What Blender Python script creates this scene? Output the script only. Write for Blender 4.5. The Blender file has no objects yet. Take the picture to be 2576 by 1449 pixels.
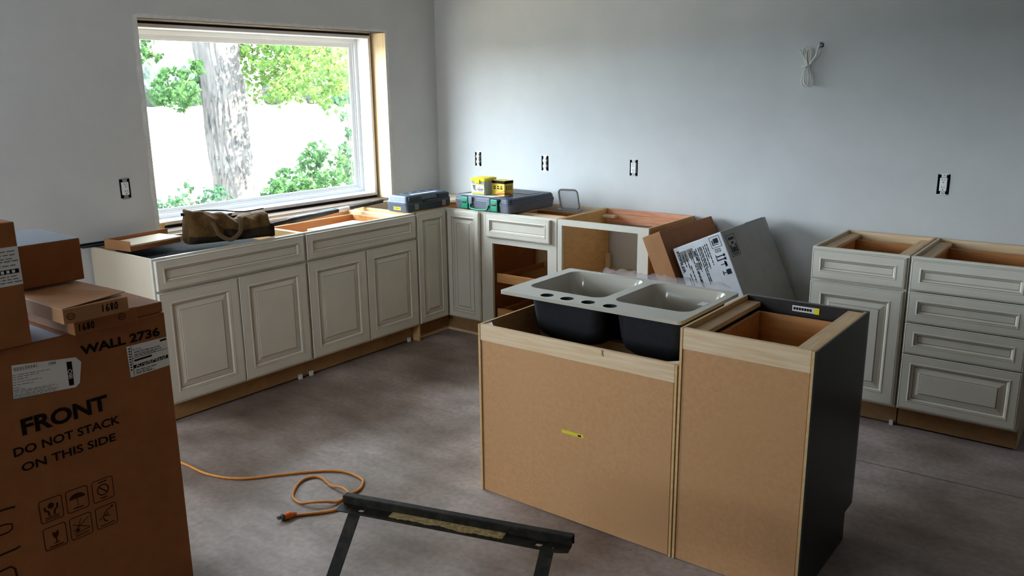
import bpy, bmesh, math, random
from mathutils import Vector, Matrix, noise
random.seed(7)
SC = bpy.context.scene
COL = SC.collection
PI = math.pi

# ------------------------------------------------------------------ camera
cam_d = bpy.data.cameras.new('camera')
cam = bpy.data.objects.new('camera', cam_d)
COL.objects.link(cam)
SC.camera = cam
yaw, pitch, roll, FPX = 0.6566, -0.2373, -0.0107, 2093.76
cy, sy, cp, sp, cr, sr = math.cos(yaw), math.sin(yaw), math.cos(pitch), math.sin(pitch), math.cos(roll), math.sin(roll)
fw = Vector((-sy*cp, cy*cp, sp)); rt = Vector((cy, sy, 0)); up = rt.cross(fw)
r2 = rt*cr + up*sr; u2 = up*cr - rt*sr
mw = Matrix((r2, u2, -fw)).transposed().to_4x4()
mw.translation = Vector((4.4053, -4.8052, 1.6717))
cam.matrix_world = mw
cam_d.sensor_fit = 'HORIZONTAL'; cam_d.sensor_width = 36.0
cam_d.lens = 36.0*FPX/2576.0
cam_d.clip_start = 0.05; cam_d.clip_end = 2000

# ------------------------------------------------------------------ world, sun, portals, exposure
W = bpy.data.worlds.new('world'); SC.world = W; W.use_nodes = True
bg = W.node_tree.nodes['Background']
bg.inputs[0].default_value = (0.78, 0.888, 1.0, 1)
bg.inputs[1].default_value = 32.0
sun_d = bpy.data.lights.new('sun', 'SUN'); sun = bpy.data.objects.new('sun', sun_d); COL.objects.link(sun)
sun_d.energy = 85.0; sun_d.angle = 0.01; sun_d.color = (1.0, 0.93, 0.80)
sun.rotation_euler = Vector((0.66, 0.42, 0.62)).to_track_quat('Z', 'Y').to_euler()
def portal(name, y0, y1, z0, z1, x):
    d = bpy.data.lights.new(name, 'AREA'); o = bpy.data.objects.new(name, d); COL.objects.link(o)
    d.shape = 'RECTANGLE'; d.size = z1-z0; d.size_y = y1-y0; d.cycles.is_portal = True
    o.location = (x, (y0+y1)/2, (z0+z1)/2); o.rotation_euler = (0, -PI/2, 0)
portal('window_portal', -2.30, -0.56, 0.93, 2.02, -0.32)
portal('side_window_portal', -4.85, -3.85, 1.0, 2.1, -0.25)
fp = bpy.data.lights.new('front_window_portal', 'AREA'); fpo = bpy.data.objects.new('front_window_portal', fp); COL.objects.link(fpo)
fp.shape = 'RECTANGLE'; fp.size = 1.3; fp.size_y = 0.9; fp.cycles.is_portal = True
fpo.location = (1.85, -6.55, 1.55); fpo.rotation_euler = (PI/2, 0, 0)
SC.view_settings.view_transform = 'Standard'
SC.view_settings.look = 'None'
SC.view_settings.gamma = 1.0
SC.view_settings.use_curve_mapping = False
SC.view_settings.exposure = 0.0
SC.cycles.use_denoising = True
SC.cycles.use_light_tree = False
SC.cycles.max_bounces = 6
SC.cycles.diffuse_bounces = 4
SC.cycles.glossy_bounces = 3
SC.cycles.transmission_bounces = 4
SC.cycles.transparent_max_bounces = 8
SC.cycles.use_adaptive_sampling = True
SC.cycles.adaptive_threshold = 0.03
SC.cycles.caustics_reflective = False
SC.cycles.caustics_refractive = False
SC.cycles.sample_clamp_indirect = 6.0

# ------------------------------------------------------------------ materials
def S(r, g, b):
    f = lambda c: (c/255/12.92) if c/255 <= 0.04045 else ((c/255+0.055)/1.055)**2.4
    return (f(r), f(g), f(b), 1)
MATS = {}
def mat(name, c1, c2=None, scale=(8, 8, 8), rough=0.6, bump=0.0, detail=4.0, spec=0.4, metal=0.0, lo=0.35, hi=0.65,
        c3=None, s3=3.0, alpha=1.0, trans=0.0, coat=0.0, rough2=None, sss=0):
    m = bpy.data.materials.new(name); m.use_nodes = True
    nt = m.node_tree; N = nt.nodes; L = nt.links
    p = N['Principled BSDF']
    p.inputs['Base Color'].default_value = c1
    p.inputs['Roughness'].default_value = rough
    p.inputs['Specular IOR Level'].default_value = spec
    p.inputs['Metallic'].default_value = metal
    p.inputs['Alpha'].default_value = alpha
    p.inputs['Transmission Weight'].default_value = trans
    p.inputs['Coat Weight'].default_value = coat
    if c2 is not None or bump:
        tc = N.new('ShaderNodeTexCoord'); mp = N.new('ShaderNodeMapping'); nz = N.new('ShaderNodeTexNoise')
        mp.inputs['Scale'].default_value = scale
        nz.inputs['Scale'].default_value = 1.0; nz.inputs['Detail'].default_value = detail; nz.inputs['Roughness'].default_value = 0.6
        L.new(tc.outputs['Object'], mp.inputs[0]); L.new(mp.outputs[0], nz.inputs['Vector'])
        if c2 is not None:
            rp = N.new('ShaderNodeValToRGB')
            rp.color_ramp.elements[0].position = lo; rp.color_ramp.elements[0].color = c1
            rp.color_ramp.elements[1].position = hi; rp.color_ramp.elements[1].color = c2
            L.new(nz.outputs['Fac'], rp.inputs[0])
            out = rp.outputs[0]
            if c3 is not None:
                n3 = N.new('ShaderNodeTexNoise'); n3.inputs['Scale'].default_value = s3; n3.inputs['Detail'].default_value = 3
                L.new(tc.outputs['Object'], n3.inputs['Vector'])
                r3 = N.new('ShaderNodeValToRGB'); r3.color_ramp.elements[0].position = 0.45; r3.color_ramp.elements[1].position = 0.7
                L.new(n3.outputs['Fac'], r3.inputs[0])
                mx = N.new('ShaderNodeMixRGB'); mx.inputs[2].default_value = c3
                L.new(r3.outputs[0], mx.inputs[0]); L.new(out, mx.inputs[1]); out = mx.outputs[0]
            L.new(out, p.inputs['Base Color'])
        if bump:
            b = N.new('ShaderNodeBump'); b.inputs['Strength'].default_value = bump; b.inputs['Distance'].default_value = 0.01
            L.new(nz.outputs['Fac'], b.inputs['Height']); L.new(b.outputs[0], p.inputs['Normal'])
    MATS[name] = m
    return m
mat('wall_paint', S(196, 197, 198), S(202, 203, 204), (3, 3, 3), rough=0.75, spec=0.25)
mat('ceiling_paint', S(205, 204, 203), rough=0.9, spec=0.1)
mat('unseen_wall_tone', S(160, 147, 136), S(150, 137, 126), (2, 2, 1), rough=0.9, spec=0.1)  # unseen walls, toned to lower and warm the bounced light
mat('patch_plaster', S(222, 222, 220), S(208, 208, 206), (30, 30, 30), rough=0.85, spec=0.1)
mat('cream_paint', S(208, 202, 189), S(213, 207, 195), (6, 6, 6), rough=0.42, spec=0.35)
mat('glaze', S(146, 131, 110), rough=0.5)
mat('cream_laminate', S(205, 190, 168), rough=0.5)
mat('opening_shade', S(14, 13, 13), rough=0.95, spec=0.05)  # for the added sheet that darkens the cabinet opening
mat('pine', S(226, 198, 162), S(210, 176, 134), (90, 6, 90), rough=0.6, detail=3)
mat('pine_x', S(228, 200, 166), S(212, 180, 140), (5, 90, 90), rough=0.6, detail=3)
mat('pine_z', S(222, 198, 162), S(204, 176, 136), (70, 70, 3), rough=0.6, detail=3)
mat('cedar', S(214, 160, 128), S(190, 122, 90), (5, 60, 80), rough=0.6, detail=3)
mat('maple_ply', S(196, 140, 84), S(182, 122, 70), (4, 40, 40), rough=0.45, detail=3)
mat('plywood', S(214, 176, 124), S(200, 160, 108), (12, 12, 50), rough=0.55)
mat('particle', S(190, 160, 120), S(150, 118, 82), (160, 160, 160), rough=0.8)
mat('mdf', S(198, 150, 106), S(188, 140, 97), (60, 60, 60), rough=0.7, spec=0.2, detail=6, c3=S(192, 146, 103), s3=2.0)
mat('toe_wood', S(160, 122, 80), S(148, 110, 70), (20, 20, 40), rough=0.7)
mat('black_paint', S(22, 25, 25), rough=0.35, spec=0.4)
mat('black_face', S(34, 28, 28), S(48, 40, 40), (20, 60, 20), rough=0.3, spec=0.5)
mat('cardboard', S(152, 95, 54), S(144, 88, 49), (14, 14, 14), rough=0.65, spec=0.25)
mat('cardboard_pale', S(168, 120, 80), S(160, 112, 74), (14, 14, 14), rough=0.65, spec=0.25)
mat('cardboard_edge', S(150, 104, 64), S(110, 74, 44), (300, 300, 30), rough=0.8)
mat('white_card', S(214, 216, 222), S(206, 208, 214), (20, 20, 20), rough=0.55, spec=0.3)
mat('grey_card', S(168, 166, 164), S(160, 158, 157), (12, 12, 12), rough=0.6, spec=0.3)
mat('paper', S(225, 224, 220), rough=0.7, spec=0.2)
mat('ink', S(26, 18, 14), rough=0.7, spec=0.1)
mat('ink_brown', S(58, 30, 16), rough=0.7, spec=0.1)
mat('ink_grey', S(128, 126, 122), rough=0.7, spec=0.1)
mat('ink_navy', S(24, 27, 40), rough=0.6, spec=0.2)
mat('tape', S(190, 190, 195), rough=0.08, spec=0.9, alpha=0.15)
mat('gloss_glare', S(176, 186, 206), rough=0.12, spec=0.9, alpha=0.65)  # bluish white glare of the carton tops put into the tape colour
mat('vinyl', S(235, 237, 240), rough=0.3, spec=0.4)
mat('dark_sill_header_shade', S(84, 66, 50), S(58, 46, 36), (60, 6, 60), rough=0.9)  # the sill's own tone; on the header it stands in for shade
mat('foam', S(46, 36, 28), S(66, 52, 38), (40, 40, 40), rough=0.95)
mat('enamel', S(182, 176, 164), rough=0.16, spec=0.55)
mat('sink_black', S(26, 26, 30), S(34, 34, 38), (40, 40, 40), rough=0.55, spec=0.35)
mat('steel_black', S(22, 19, 15), S(50, 43, 33), (40, 40, 40), rough=0.6, spec=0.2, c3=S(16, 14, 12), s3=9)
mat('sawdust', S(196, 170, 120), S(140, 118, 80), (70, 70, 70), rough=0.95, spec=0.05, detail=6)
mat('steel_bright', S(150, 150, 150), rough=0.35, metal=1.0)
mat('cord_orange', S(214, 142, 62), S(200, 126, 50), (30, 30, 30), rough=0.45)
mat('plug_orange', S(226, 110, 30), rough=0.45)
mat('plug_grey', S(70, 76, 84), rough=0.5)
mat('brass', S(190, 160, 90), rough=0.3, metal=1.0)
mat('case_blue', S(62, 72, 88), S(56, 66, 82), (60, 60, 60), rough=0.42, spec=0.4)
mat('case_dark', S(30, 34, 42), rough=0.4, spec=0.4)
mat('case_grey', S(104, 108, 118), S(98, 102, 112), (60, 60, 60), rough=0.45, spec=0.4)
mat('case_lid', S(60, 68, 88), rough=0.45, spec=0.4)
mat('green_plastic', S(24, 140, 104), rough=0.4, spec=0.4)
mat('grey_plastic', S(120, 120, 122), rough=0.5)
mat('yellow', S(240, 220, 40), rough=0.4)
mat('yellow_print', S(226, 196, 62), S(216, 184, 52), (60, 60, 60), rough=0.5)
mat('red_print', S(206, 92, 40), rough=0.5)
mat('tub_plastic', S(196, 205, 186), rough=0.3, spec=0.4, trans=0.35)
mat('guard_plastic', S(180, 182, 190), rough=0.3, alpha=0.45)
mat('film', S(215, 210, 215), rough=0.12, spec=0.8, alpha=0.30)
mat('canvas', S(98, 72, 42), S(84, 60, 34), (50, 50, 50), rough=0.9, spec=0.1, bump=0.1)
mat('canvas_dark', S(50, 42, 32), S(42, 34, 26), (50, 50, 50), rough=0.9, spec=0.1)
mat('strap', S(92, 72, 46), rough=0.85)
mat('black_rubber', S(18, 18, 19), rough=0.5)
mat('white_tape', S(230, 230, 226), rough=0.6)
mat('blue_tape', S(70, 110, 190), rough=0.6)
mat('outlet_white', S(228, 230, 232), rough=0.35)
mat('outlet_dark', S(14, 15, 17), rough=0.8)
mat('zinc', S(165, 165, 162), rough=0.4, metal=0.8)
mat('cable_white', S(224, 222, 214), rough=0.45)
mat('tape_yellow', S(222, 206, 40), rough=0.5)
mat('bark', S(64, 61, 58), S(12, 11, 11), (30, 30, 1.3), rough=0.95, bump=1.0, detail=6, c3=S(58, 55, 53), s3=2.5, lo=.46, hi=.64)
mat('twig', S(70, 56, 42), rough=0.9)
mat('beige_ground', S(128, 116, 98), S(146, 132, 112), (2, 2, 2), rough=0.95)  # beige rather than green, so the unseen bank bounces warm light
mat('far_leaf', S(34, 43, 41), S(42, 52, 44), (0.5, 0.5, 0.5), rough=0.95)
mat('siding', S(190, 188, 182), rough=0.8)

# floor : stained taupe concrete slab
def floor_mat():
    m = bpy.data.materials.new('concrete'); m.use_nodes = True
    nt = m.node_tree; N = nt.nodes; L = nt.links; p = N['Principled BSDF']
    tc = N.new('ShaderNodeTexCoord')
    def nz(scale, detail, sc=(1, 1, 1)):
        mp = N.new('ShaderNodeMapping'); mp.inputs['Scale'].default_value = sc
        n = N.new('ShaderNodeTexNoise'); n.inputs['Scale'].default_value = scale; n.inputs['Detail'].default_value = detail
        L.new(tc.outputs['Object'], mp.inputs[0]); L.new(mp.outputs[0], n.inputs['Vector']); return n.outputs['Fac']
    def ramp(f, a, ca, b, cb):
        r = N.new('ShaderNodeValToRGB'); r.color_ramp.elements[0].position = a; r.color_ramp.elements[0].color = ca
        r.color_ramp.elements[1].position = b; r.color_ramp.elements[1].color = cb; L.new(f, r.inputs[0]); return r.outputs[0]
    def mix(f, a, b, t='MIX'):
        x = N.new('ShaderNodeMixRGB'); x.blend_type = t
        for i, v in ((0, f), (1, a), (2, b)):
            if hasattr(v, 'links'): L.new(v, x.inputs[i])
            else: x.inputs[i].default_value = v
        return x.outputs[0]
    base = ramp(nz(1.6, 10), 0.33, S(124, 107, 97), 0.67, S(178, 163, 158))
    stain = ramp(nz(0.8, 6), 0.40, (0.66, 0.60, 0.54, 1), 0.60, (1.04, 1.04, 1.06, 1))
    base = mix(0.8, base, stain, 'MULTIPLY')
    streak = ramp(nz(2.2, 6, (1, 3.5, 1)), 0.42, (1.05, 1.05, 1.05, 1), 0.72, (0.74, 0.73, 0.72, 1))
    fine = ramp(nz(40, 5), 0.3, (0.82, 0.82, 0.82, 1), 0.7, (1.12, 1.12, 1.12, 1))
    c = mix(1.0, mix(1.0, base, streak, 'MULTIPLY'), fine, 'MULTIPLY')
    vo = N.new('ShaderNodeTexVoronoi'); vo.inputs['Scale'].default_value = 4.2; L.new(tc.outputs['Object'], vo.inputs['Vector'])
    spot = ramp(vo.outputs['Distance'], 0.022, (1, 1, 1, 1), 0.036, (0, 0, 0, 1))
    c = mix(spot, c, S(52, 46, 42))
    L.new(c, p.inputs['Base Color'])
    p.inputs['Roughness'].default_value = 0.55; p.inputs['Specular IOR Level'].default_value = 0.35
    b = N.new('ShaderNodeBump'); b.inputs['Strength'].default_value = 0.08; b.inputs['Distance'].default_value = 0.01
    L.new(nz(9, 6), b.inputs['Height']); L.new(b.outputs[0], p.inputs['Normal'])
    MATS['concrete'] = m
floor_mat()
# window glass : see-through pane with a faint mirror
def glass_mat():
    m = bpy.data.materials.new('window_glass'); m.use_nodes = True
    nt = m.node_tree; N = nt.nodes; L = nt.links
    for n in list(N): N.remove(n)
    o = N.new('ShaderNodeOutputMaterial'); t = N.new('ShaderNodeBsdfTransparent'); g = N.new('ShaderNodeBsdfGlossy')
    t.inputs[0].default_value = (0.95, 0.97, 0.96, 1); g.inputs['Roughness'].default_value = 0.02
    mx = N.new('ShaderNodeMixShader'); mx.inputs[0].default_value = 0.05
    L.new(t.outputs[0], mx.inputs[1]); L.new(g.outputs[0], mx.inputs[2]); L.new(mx.outputs[0], o.inputs[0])
    MATS['window_glass'] = m
glass_mat()
def leaf_mat(name, c1, c2, tr):
    m = bpy.data.materials.new(name); m.use_nodes = True
    nt = m.node_tree; N = nt.nodes; L = nt.links
    for n in list(N): N.remove(n)
    o = N.new('ShaderNodeOutputMaterial'); d = N.new('ShaderNodeBsdfDiffuse'); t = N.new('ShaderNodeBsdfTranslucent')
    tc = N.new('ShaderNodeTexCoord'); nz = N.new('ShaderNodeTexNoise'); nz.inputs['Scale'].default_value = 2.6; nz.inputs['Detail'].default_value = 3
    L.new(tc.outputs['Object'], nz.inputs['Vector'])
    r = N.new('ShaderNodeValToRGB'); r.color_ramp.elements[0].position = 0.35; r.color_ramp.elements[0].color = c1
    r.color_ramp.elements[1].position = 0.65; r.color_ramp.elements[1].color = c2
    L.new(nz.outputs['Fac'], r.inputs[0])
    L.new(r.outputs[0], d.inputs[0]); L.new(r.outputs[0], t.inputs[0])
    mx = N.new('ShaderNodeMixShader'); mx.inputs[0].default_value = tr
    L.new(d.outputs[0], mx.inputs[1]); L.new(t.outputs[0], mx.inputs[2]); L.new(mx.outputs[0], o.inputs[0])
    MATS[name] = m
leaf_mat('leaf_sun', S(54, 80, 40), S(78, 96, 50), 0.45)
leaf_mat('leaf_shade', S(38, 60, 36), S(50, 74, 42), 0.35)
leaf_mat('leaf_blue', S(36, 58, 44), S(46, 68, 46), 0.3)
def water_mat():
    m = bpy.data.materials.new('lake_water'); m.use_nodes = True
    nt = m.node_tree; N = nt.nodes; L = nt.links; p = N['Principled BSDF']
    p.inputs['Base Color'].default_value = S(62, 74, 76); p.inputs['Roughness'].default_value = 0.16
    p.inputs['Specular IOR Level'].default_value = 0.6
    tc = N.new('ShaderNodeTexCoord'); nz = N.new('ShaderNodeTexNoise'); nz.inputs['Scale'].default_value = 1.2; nz.inputs['Detail'].default_value = 3
    L.new(tc.outputs['Object'], nz.inputs['Vector'])
    b = N.new('ShaderNodeBump'); b.inputs['Strength'].default_value = 0.35; b.inputs['Distance'].default_value = 0.1
    L.new(nz.outputs['Fac'], b.inputs['Height']); L.new(b.outputs[0], p.inputs['Normal'])
    MATS['lake_water'] = m
water_mat()

# ------------------------------------------------------------------ builders
class MB:
    def __init__(s): s.v = []; s.f = []; s.m = []; s.X = Matrix.Identity(4)
    def pt(s, p): s.v.append(tuple(s.X @ Vector(p))); return len(s.v)-1
    def face(s, idx, m=0): s.f.append(tuple(idx)); s.m.append(m)
    def poly(s, pts, m=0): s.face([s.pt(p) for p in pts], m); return s
    def box(s, x0, x1, y0, y1, z0, z1, m=0):
        i = [s.pt(p) for p in ((x0,y0,z0),(x1,y0,z0),(x1,y1,z0),(x0,y1,z0),(x0,y0,z1),(x1,y0,z1),(x1,y1,z1),(x0,y1,z1))]
        for q in ((0,3,2,1),(4,5,6,7),(0,1,5,4),(1,2,6,5),(2,3,7,6),(3,0,4,7)): s.face([i[k] for k in q], m)
        return s
    def prism(s, pts, h, m=0):       # pts in xy (ccw), extruded from z to z+h ; pts are 3-vectors
        a = [s.pt(p) for p in pts]; b = [s.pt((p[0], p[1], p[2]+h)) for p in pts]; n = len(pts)
        s.face(a[::-1], m); s.face(b, m)
        for k in range(n): s.face((a[k], a[(k+1)%n], b[(k+1)%n], b[k]), m)
        return s
    def loft(s, loops, m=0, cap0=False, cap1=False, mlist=None):
        ids = [[s.pt(p) for p in lp] for lp in loops]; n = len(loops[0])
        for j in range(len(ids)-1):
            mm = mlist[j] if mlist else m
            for k in range(n): s.face((ids[j][k], ids[j][(k+1)%n], ids[j+1][(k+1)%n], ids[j+1][k]), mm)
        if cap0: s.face(ids[0][::-1], m)
        if cap1: s.face(ids[-1], mlist[-1] if mlist else m)
        return s
    def tube(s, pts, r, n=8, m=0, closed=False, flat=1.0, upv=None):
        P = [Vector(p) for p in pts]; loops = []; N = len(P); prev = None
        for i, p in enumerate(P):
            a = P[(i-1) % N] if (closed or i > 0) else p; b = P[(i+1) % N] if (closed or i < N-1) else p
            t = (b-a).normalized()
            if upv is not None: u = Vector(upv)
            else: u = prev if prev is not None else (Vector((0,0,1)) if abs(t.z) < .9 else Vector((1,0,0)))
            u = (u - t*u.dot(t)).normalized(); w = t.cross(u); prev = u
            rr = r[i] if isinstance(r, (list, tuple)) else r
            loops.append([p + (w*math.cos(2*PI*k/n) + u*math.sin(2*PI*k/n)*flat)*rr for k in range(n)])
        if closed: loops.append(loops[0])
        return s.loft(loops, m, not closed, not closed)
    def ribbon(s, pts, w, nrm, m=0, th=0.0006):   # flat stroke of width w lying in a plane with normal nrm
        P = [Vector(p) for p in pts]; nv = Vector(nrm).normalized(); L = []; R = []
        for i, p in enumerate(P):
            t = (P[min(i+1, len(P)-1)] - P[max(i-1, 0)]).normalized(); sd = nv.cross(t)*w/2
            L.append(p+sd+nv*th); R.append(p-sd+nv*th)
        a = [s.pt(p) for p in L]; b = [s.pt(p) for p in R]
        for i in range(len(P)-1): s.face((b[i], b[i+1], a[i+1], a[i]), m)
        return s
    def build(s, name, mats, parent=None, loc=None, rot=None, bevel=0, seg=2, smooth=False, solid=0, label=None, sub=0):
        me = bpy.data.meshes.new(name); me.from_pydata(s.v, [], s.f)
        if isinstance(mats, str): mats = [mats]
        for k in mats: me.materials.append(MATS[k])
        for i, p in enumerate(me.polygons): p.material_index = s.m[i]; p.use_smooth = smooth
        return link(name, me, parent, loc, rot, bevel, seg, solid, label, sub)
def link(name, me, parent=None, loc=None, rot=None, bevel=0, seg=2, solid=0, label=None, sub=0):
    o = bpy.data.objects.new(name, me); COL.objects.link(o)
    if parent is not None: o.parent = parent
    if loc is not None: o.location = loc
    if rot is not None: o.rotation_euler = rot
    if solid:
        md = o.modifiers.new('solid', 'SOLIDIFY'); md.thickness = solid; md.offset = -1
    if bevel:
        md = o.modifiers.new('bevel', 'BEVEL'); md.width = bevel; md.segments = seg; md.limit_method = 'ANGLE'; md.angle_limit = 0.6
    if sub:
        md = o.modifiers.new('sub', 'SUBSURF'); md.levels = sub; md.render_levels = sub
    if label: o['label'] = label
    return o
def thing(name, label, cat, loc=(0, 0, 0), rot=(0, 0, 0), group=None):
    o = bpy.data.objects.new(name, None); COL.objects.link(o); o.location = loc; o.rotation_euler = rot
    o.empty_display_size = 0.05
    return tag(o, label, cat, group)
def tag(o, label, cat, group=None, kind=None):
    o['label'] = label; o['category'] = cat
    if group: o['group'] = group
    if kind: o['kind'] = kind
    return o
def struct(o): o['kind'] = 'structure'; return o
def bx(name, mats, b, parent=None, bevel=0.0, **k): return MB().box(*b).build(name, mats, parent, bevel=bevel, **k)
def rrect(w, h, r, n=5, cx=0, cy=0):
    out = []
    for (sx, sy2, a0) in ((1, 1, 0), (-1, 1, 90), (-1, -1, 180), (1, -1, 270)):
        for k in range(n+1):
            a = math.radians(a0 + 90*k/n)
            out.append((cx + sx*(w/2-r) + r*math.cos(a), cy + sy2*(h/2-r) + r*math.sin(a)))
    return out
def circ(r, n, cx=0, cy=0, ry=None): return [(cx + r*math.cos(2*PI*k/n), cy + (ry or r)*math.sin(2*PI*k/n)) for k in range(n)]
def holed(outer, holes):
    bm = bmesh.new(); E = []
    for lp in [outer]+holes:
        vs = [bm.verts.new((p[0], p[1], 0)) for p in lp]
        E += [bm.edges.new((vs[i], vs[(i+1) % len(vs)])) for i in range(len(vs))]
    bmesh.ops.triangle_fill(bm, edges=E, use_beauty=True, normal=(0, 0, 1))
    bmesh.ops.recalc_face_normals(bm, faces=bm.faces)
    bm.faces.ensure_lookup_table()
    if bm.faces and bm.faces[0].normal.z < 0: bmesh.ops.reverse_faces(bm, faces=bm.faces)
    v = [tuple(x.co) for x in bm.verts]; f = [tuple(q.index for q in p.verts) for p in bm.faces]
    bm.verts.index_update(); f = [tuple(q.index for q in p.verts) for p in bm.faces]
    bm.free(); return v, f
# lettering as flat mesh in a plane: origin o, right r, up u (world or local), fitted to w x h
def text(name, s, material, o, r, u, w, h, parent, off=0.0008, bold=0.0, label=None, shear=0.0):
    cu = bpy.data.curves.new(name, 'FONT'); cu.body = s; cu.offset = bold; cu.resolution_u = 3; cu.shear = shear
    t = bpy.data.objects.new(name, cu); COL.objects.link(t)
    dg = bpy.context.evaluated_depsgraph_get(); dg.update()
    me = bpy.data.meshes.new_from_object(t.evaluated_get(dg))
    bpy.data.objects.remove(t); bpy.data.curves.remove(cu)
    xs = [v.co.x for v in me.vertices]; ys = [v.co.y for v in me.vertices]
    x0, x1, y0, y1 = min(xs), max(xs), min(ys), max(ys)
    r = Vector(r).normalized(); u = Vector(u).normalized(); n = r.cross(u); o = Vector(o)
    for v in me.vertices:
        v.co = o + r*((v.co.x-x0)/(x1-x0)*w) + u*((v.co.y-y0)/(y1-y0)*h) + n*off
    me.materials.clear(); me.materials.append(MATS[material])
    for p in me.polygons: p.material_index = 0
    return link(name, me, parent, label=label)

# ------------------------------------------------------------------ room shell
HOLES = []      # outlet cut-outs on the back wall (x0,x1,z0,z1)
OUT_B = [(0.397, 1.151, 'duplex'), (1.006, 1.147, 'duplex'), (1.713, 1.150, 'decora'), (3.544, 1.154, 'decora')]
OUT_L = [(-2.507, 1.158, 'decora')]
def wall_grid(u0, u1, v0, v1, holes, th, to3, name, m):
    us = sorted({u0, u1} | {h[0] for h in holes} | {h[1] for h in holes}); vs = sorted({v0, v1} | {h[2] for h in holes} | {h[3] for h in holes})
    mb = MB()
    def hole(a, b): return any(h[0] < a < h[1] and h[2] < b < h[3] for h in holes)
    for i in range(len(us)-1):
        for j in range(len(vs)-1):
            a0, a1, b0, b1 = us[i], us[i+1], vs[j], vs[j+1]
            if hole((a0+a1)/2, (b0+b1)/2): continue
            mb.poly([to3(a0,b0,0), to3(a1,b0,0), to3(a1,b1,0), to3(a0,b1,0)])
            mb.poly([to3(a0,b1,th), to3(a1,b1,th), to3(a1,b0,th), to3(a0,b0,th)])
    for h in holes:
        a0, a1, b0, b1 = h
        for (p, q) in (((a0,b0),(a1,b0)), ((a1,b0),(a1,b1)), ((a1,b1),(a0,b1)), ((a0,b1),(a0,b0))):
            mb.poly([to3(*p,0), to3(*q,0), to3(*q,th), to3(*p,th)])
    return struct(mb.build(name, m))
XR, YF, ZC = 6.6, -6.3, 2.75
WO = (-2.335, -0.515, 0.885, 2.05)              # window opening y0,y1,z0,z1
PO = (-4.90, -3.80, 0.95, 2.12)                 # second window, left of the frame
hb = [(x-.030, x+.030, z-.052, z+.052) for x, z, k in OUT_B] + [(2.853, 2.877, 1.858, 1.892)]
hl = [WO, PO] + [(y-.030, y+.030, z-.052, z+.052) for y, z, k in OUT_L]
wall_grid(-.16, XR, 0, ZC, hb, .16, lambda a, b, t: (a, t, b), 'wall_back', 'wall_paint')
wall_grid(YF, 0, 0, ZC, hl, .16, lambda a, b, t: (-t, a, b), 'wall_left', 'wall_paint')
struct(bx('wall_right', 'unseen_wall_tone', (XR, XR+.15, YF, 0.16, 0, ZC)))
wall_grid(-.16, XR+.15, 0, ZC, [(1.25, 2.45, 1.15, 1.95)], .15, lambda a, b, t: (a, YF-t, b), 'wall_front', 'unseen_wall_tone')
flo = struct(bx('floor', 'concrete', (-.16, XR+.15, YF-.15, .16, -.15, 0)))
m = MB(); m.ribbon([(3.3+.08*k, -1.085+.032*k*.1+.006*noise.noise(Vector((k*.7, 0, 0))), 0) for k in range(40)], .004, (0, 0, 1), th=.0004); m.build('slab_joint', 'ink', flo)
struct(bx('ceiling', 'ceiling_paint', (-.16, XR+.15, YF-.15, .16, ZC, ZC+.15)))

# ---- picture window over the sink run
win = bpy.data.objects.new('window_1', None); COL.objects.link(win); struct(win)
win['label'] = 'white framed picture window in raw timber opening above cabinets'
y0, y1, z0, z1 = WO
def ring(mb, ya, yb, za, zb, wl, xa, xb, m=0):    # rectangular ring of width wl between x=xa..xb
    mb.box(xa, xb, ya, ya+wl, za, zb, m); mb.box(xa, xb, yb-wl, yb, za, zb, m)
    mb.box(xa, xb, ya+wl, yb-wl, za, za+wl, m); mb.box(xa, xb, ya+wl, yb-wl, zb-wl, zb, m)
bx('jamb_board', 'pine_z', (-.158, -.001, y1-.002, y1+.036, z0, z1+.02), win, label='bare pine jamb board with nail marks')
bx('jamb_board', 'pine_z', (-.158, -.001, y0-.036, y0+.002, z0, z1+.02), win)
bx('header_board', 'dark_sill_header_shade', (-.158, -.001, y0+.002, y1-.002, z1-.003, z1+.035), win)  # dark colour gives the header underside its unlit look
bx('sill_board', 'dark_sill_header_shade', (-.158, -.001, y0+.002, y1-.002, z0-.035, z0+.003), win, label='dark rough timber sill')
FY0, FY1, FZ0, FZ1 = y0+.022, y1-.022, .905, 2.034
m = MB(); ring(m, FY0, FY1, FZ0, FZ1, .022, -.245, -.130); m.build('frame', 'vinyl', win, bevel=.003)
m = MB(); ring(m, FY0+.004, FY1-.004, FZ0+.004, FZ1-.004, .045, -.290, -.245); m.build('sash', 'vinyl', win, bevel=.003)
m = MB(); ring(m, FY0+.049, FY1-.049, FZ0+.046, FZ1-.046, .012, -.275, -.256); ring(m, FY0+.061, FY1-.061, FZ0+.049, FZ1-.051, .03, -.272, -.262)
m.build('glazing_bead', 'vinyl', win, bevel=.002)
bx('pane', 'window_glass', (-.270, -.266, FY0+.05, FY1-.05, FZ0+.045, FZ1-.045), win)
m = MB(); ring(m, y0-.03, y1+.03, z0-.03, z1+.03, .064, -.285, -.162); m.build('foam_seal', 'foam', win, label='dark gap filler around the frame')
for k in range(4):
    bx('shim', 'pine', (-.14, -.06, y0+.012+.004*k, y0+.058+.004*k, .889+.012*k, .900+.012*k), win)
m = MB()   # ragged plaster edge around the opening
rnd = random.Random(4)
def strip(pa, pb, n, wd, nrmlen):
    pa, pb = Vector(pa), Vector(pb); d = (pb-pa); sd = Vector((0, -d.z, d.y)).normalized()
    A = []; B = []
    for i in range(n+1):
        p = pa + d*i/n
        A.append(m.pt(p + Vector((.0012, 0, 0)))); B.append(m.pt(p + sd*(wd*rnd.uniform(.7, 1.2)) + Vector((.0008, 0, 0))))
    for i in range(n): m.face((A[i], A[i+1], B[i+1], B[i]))
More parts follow.
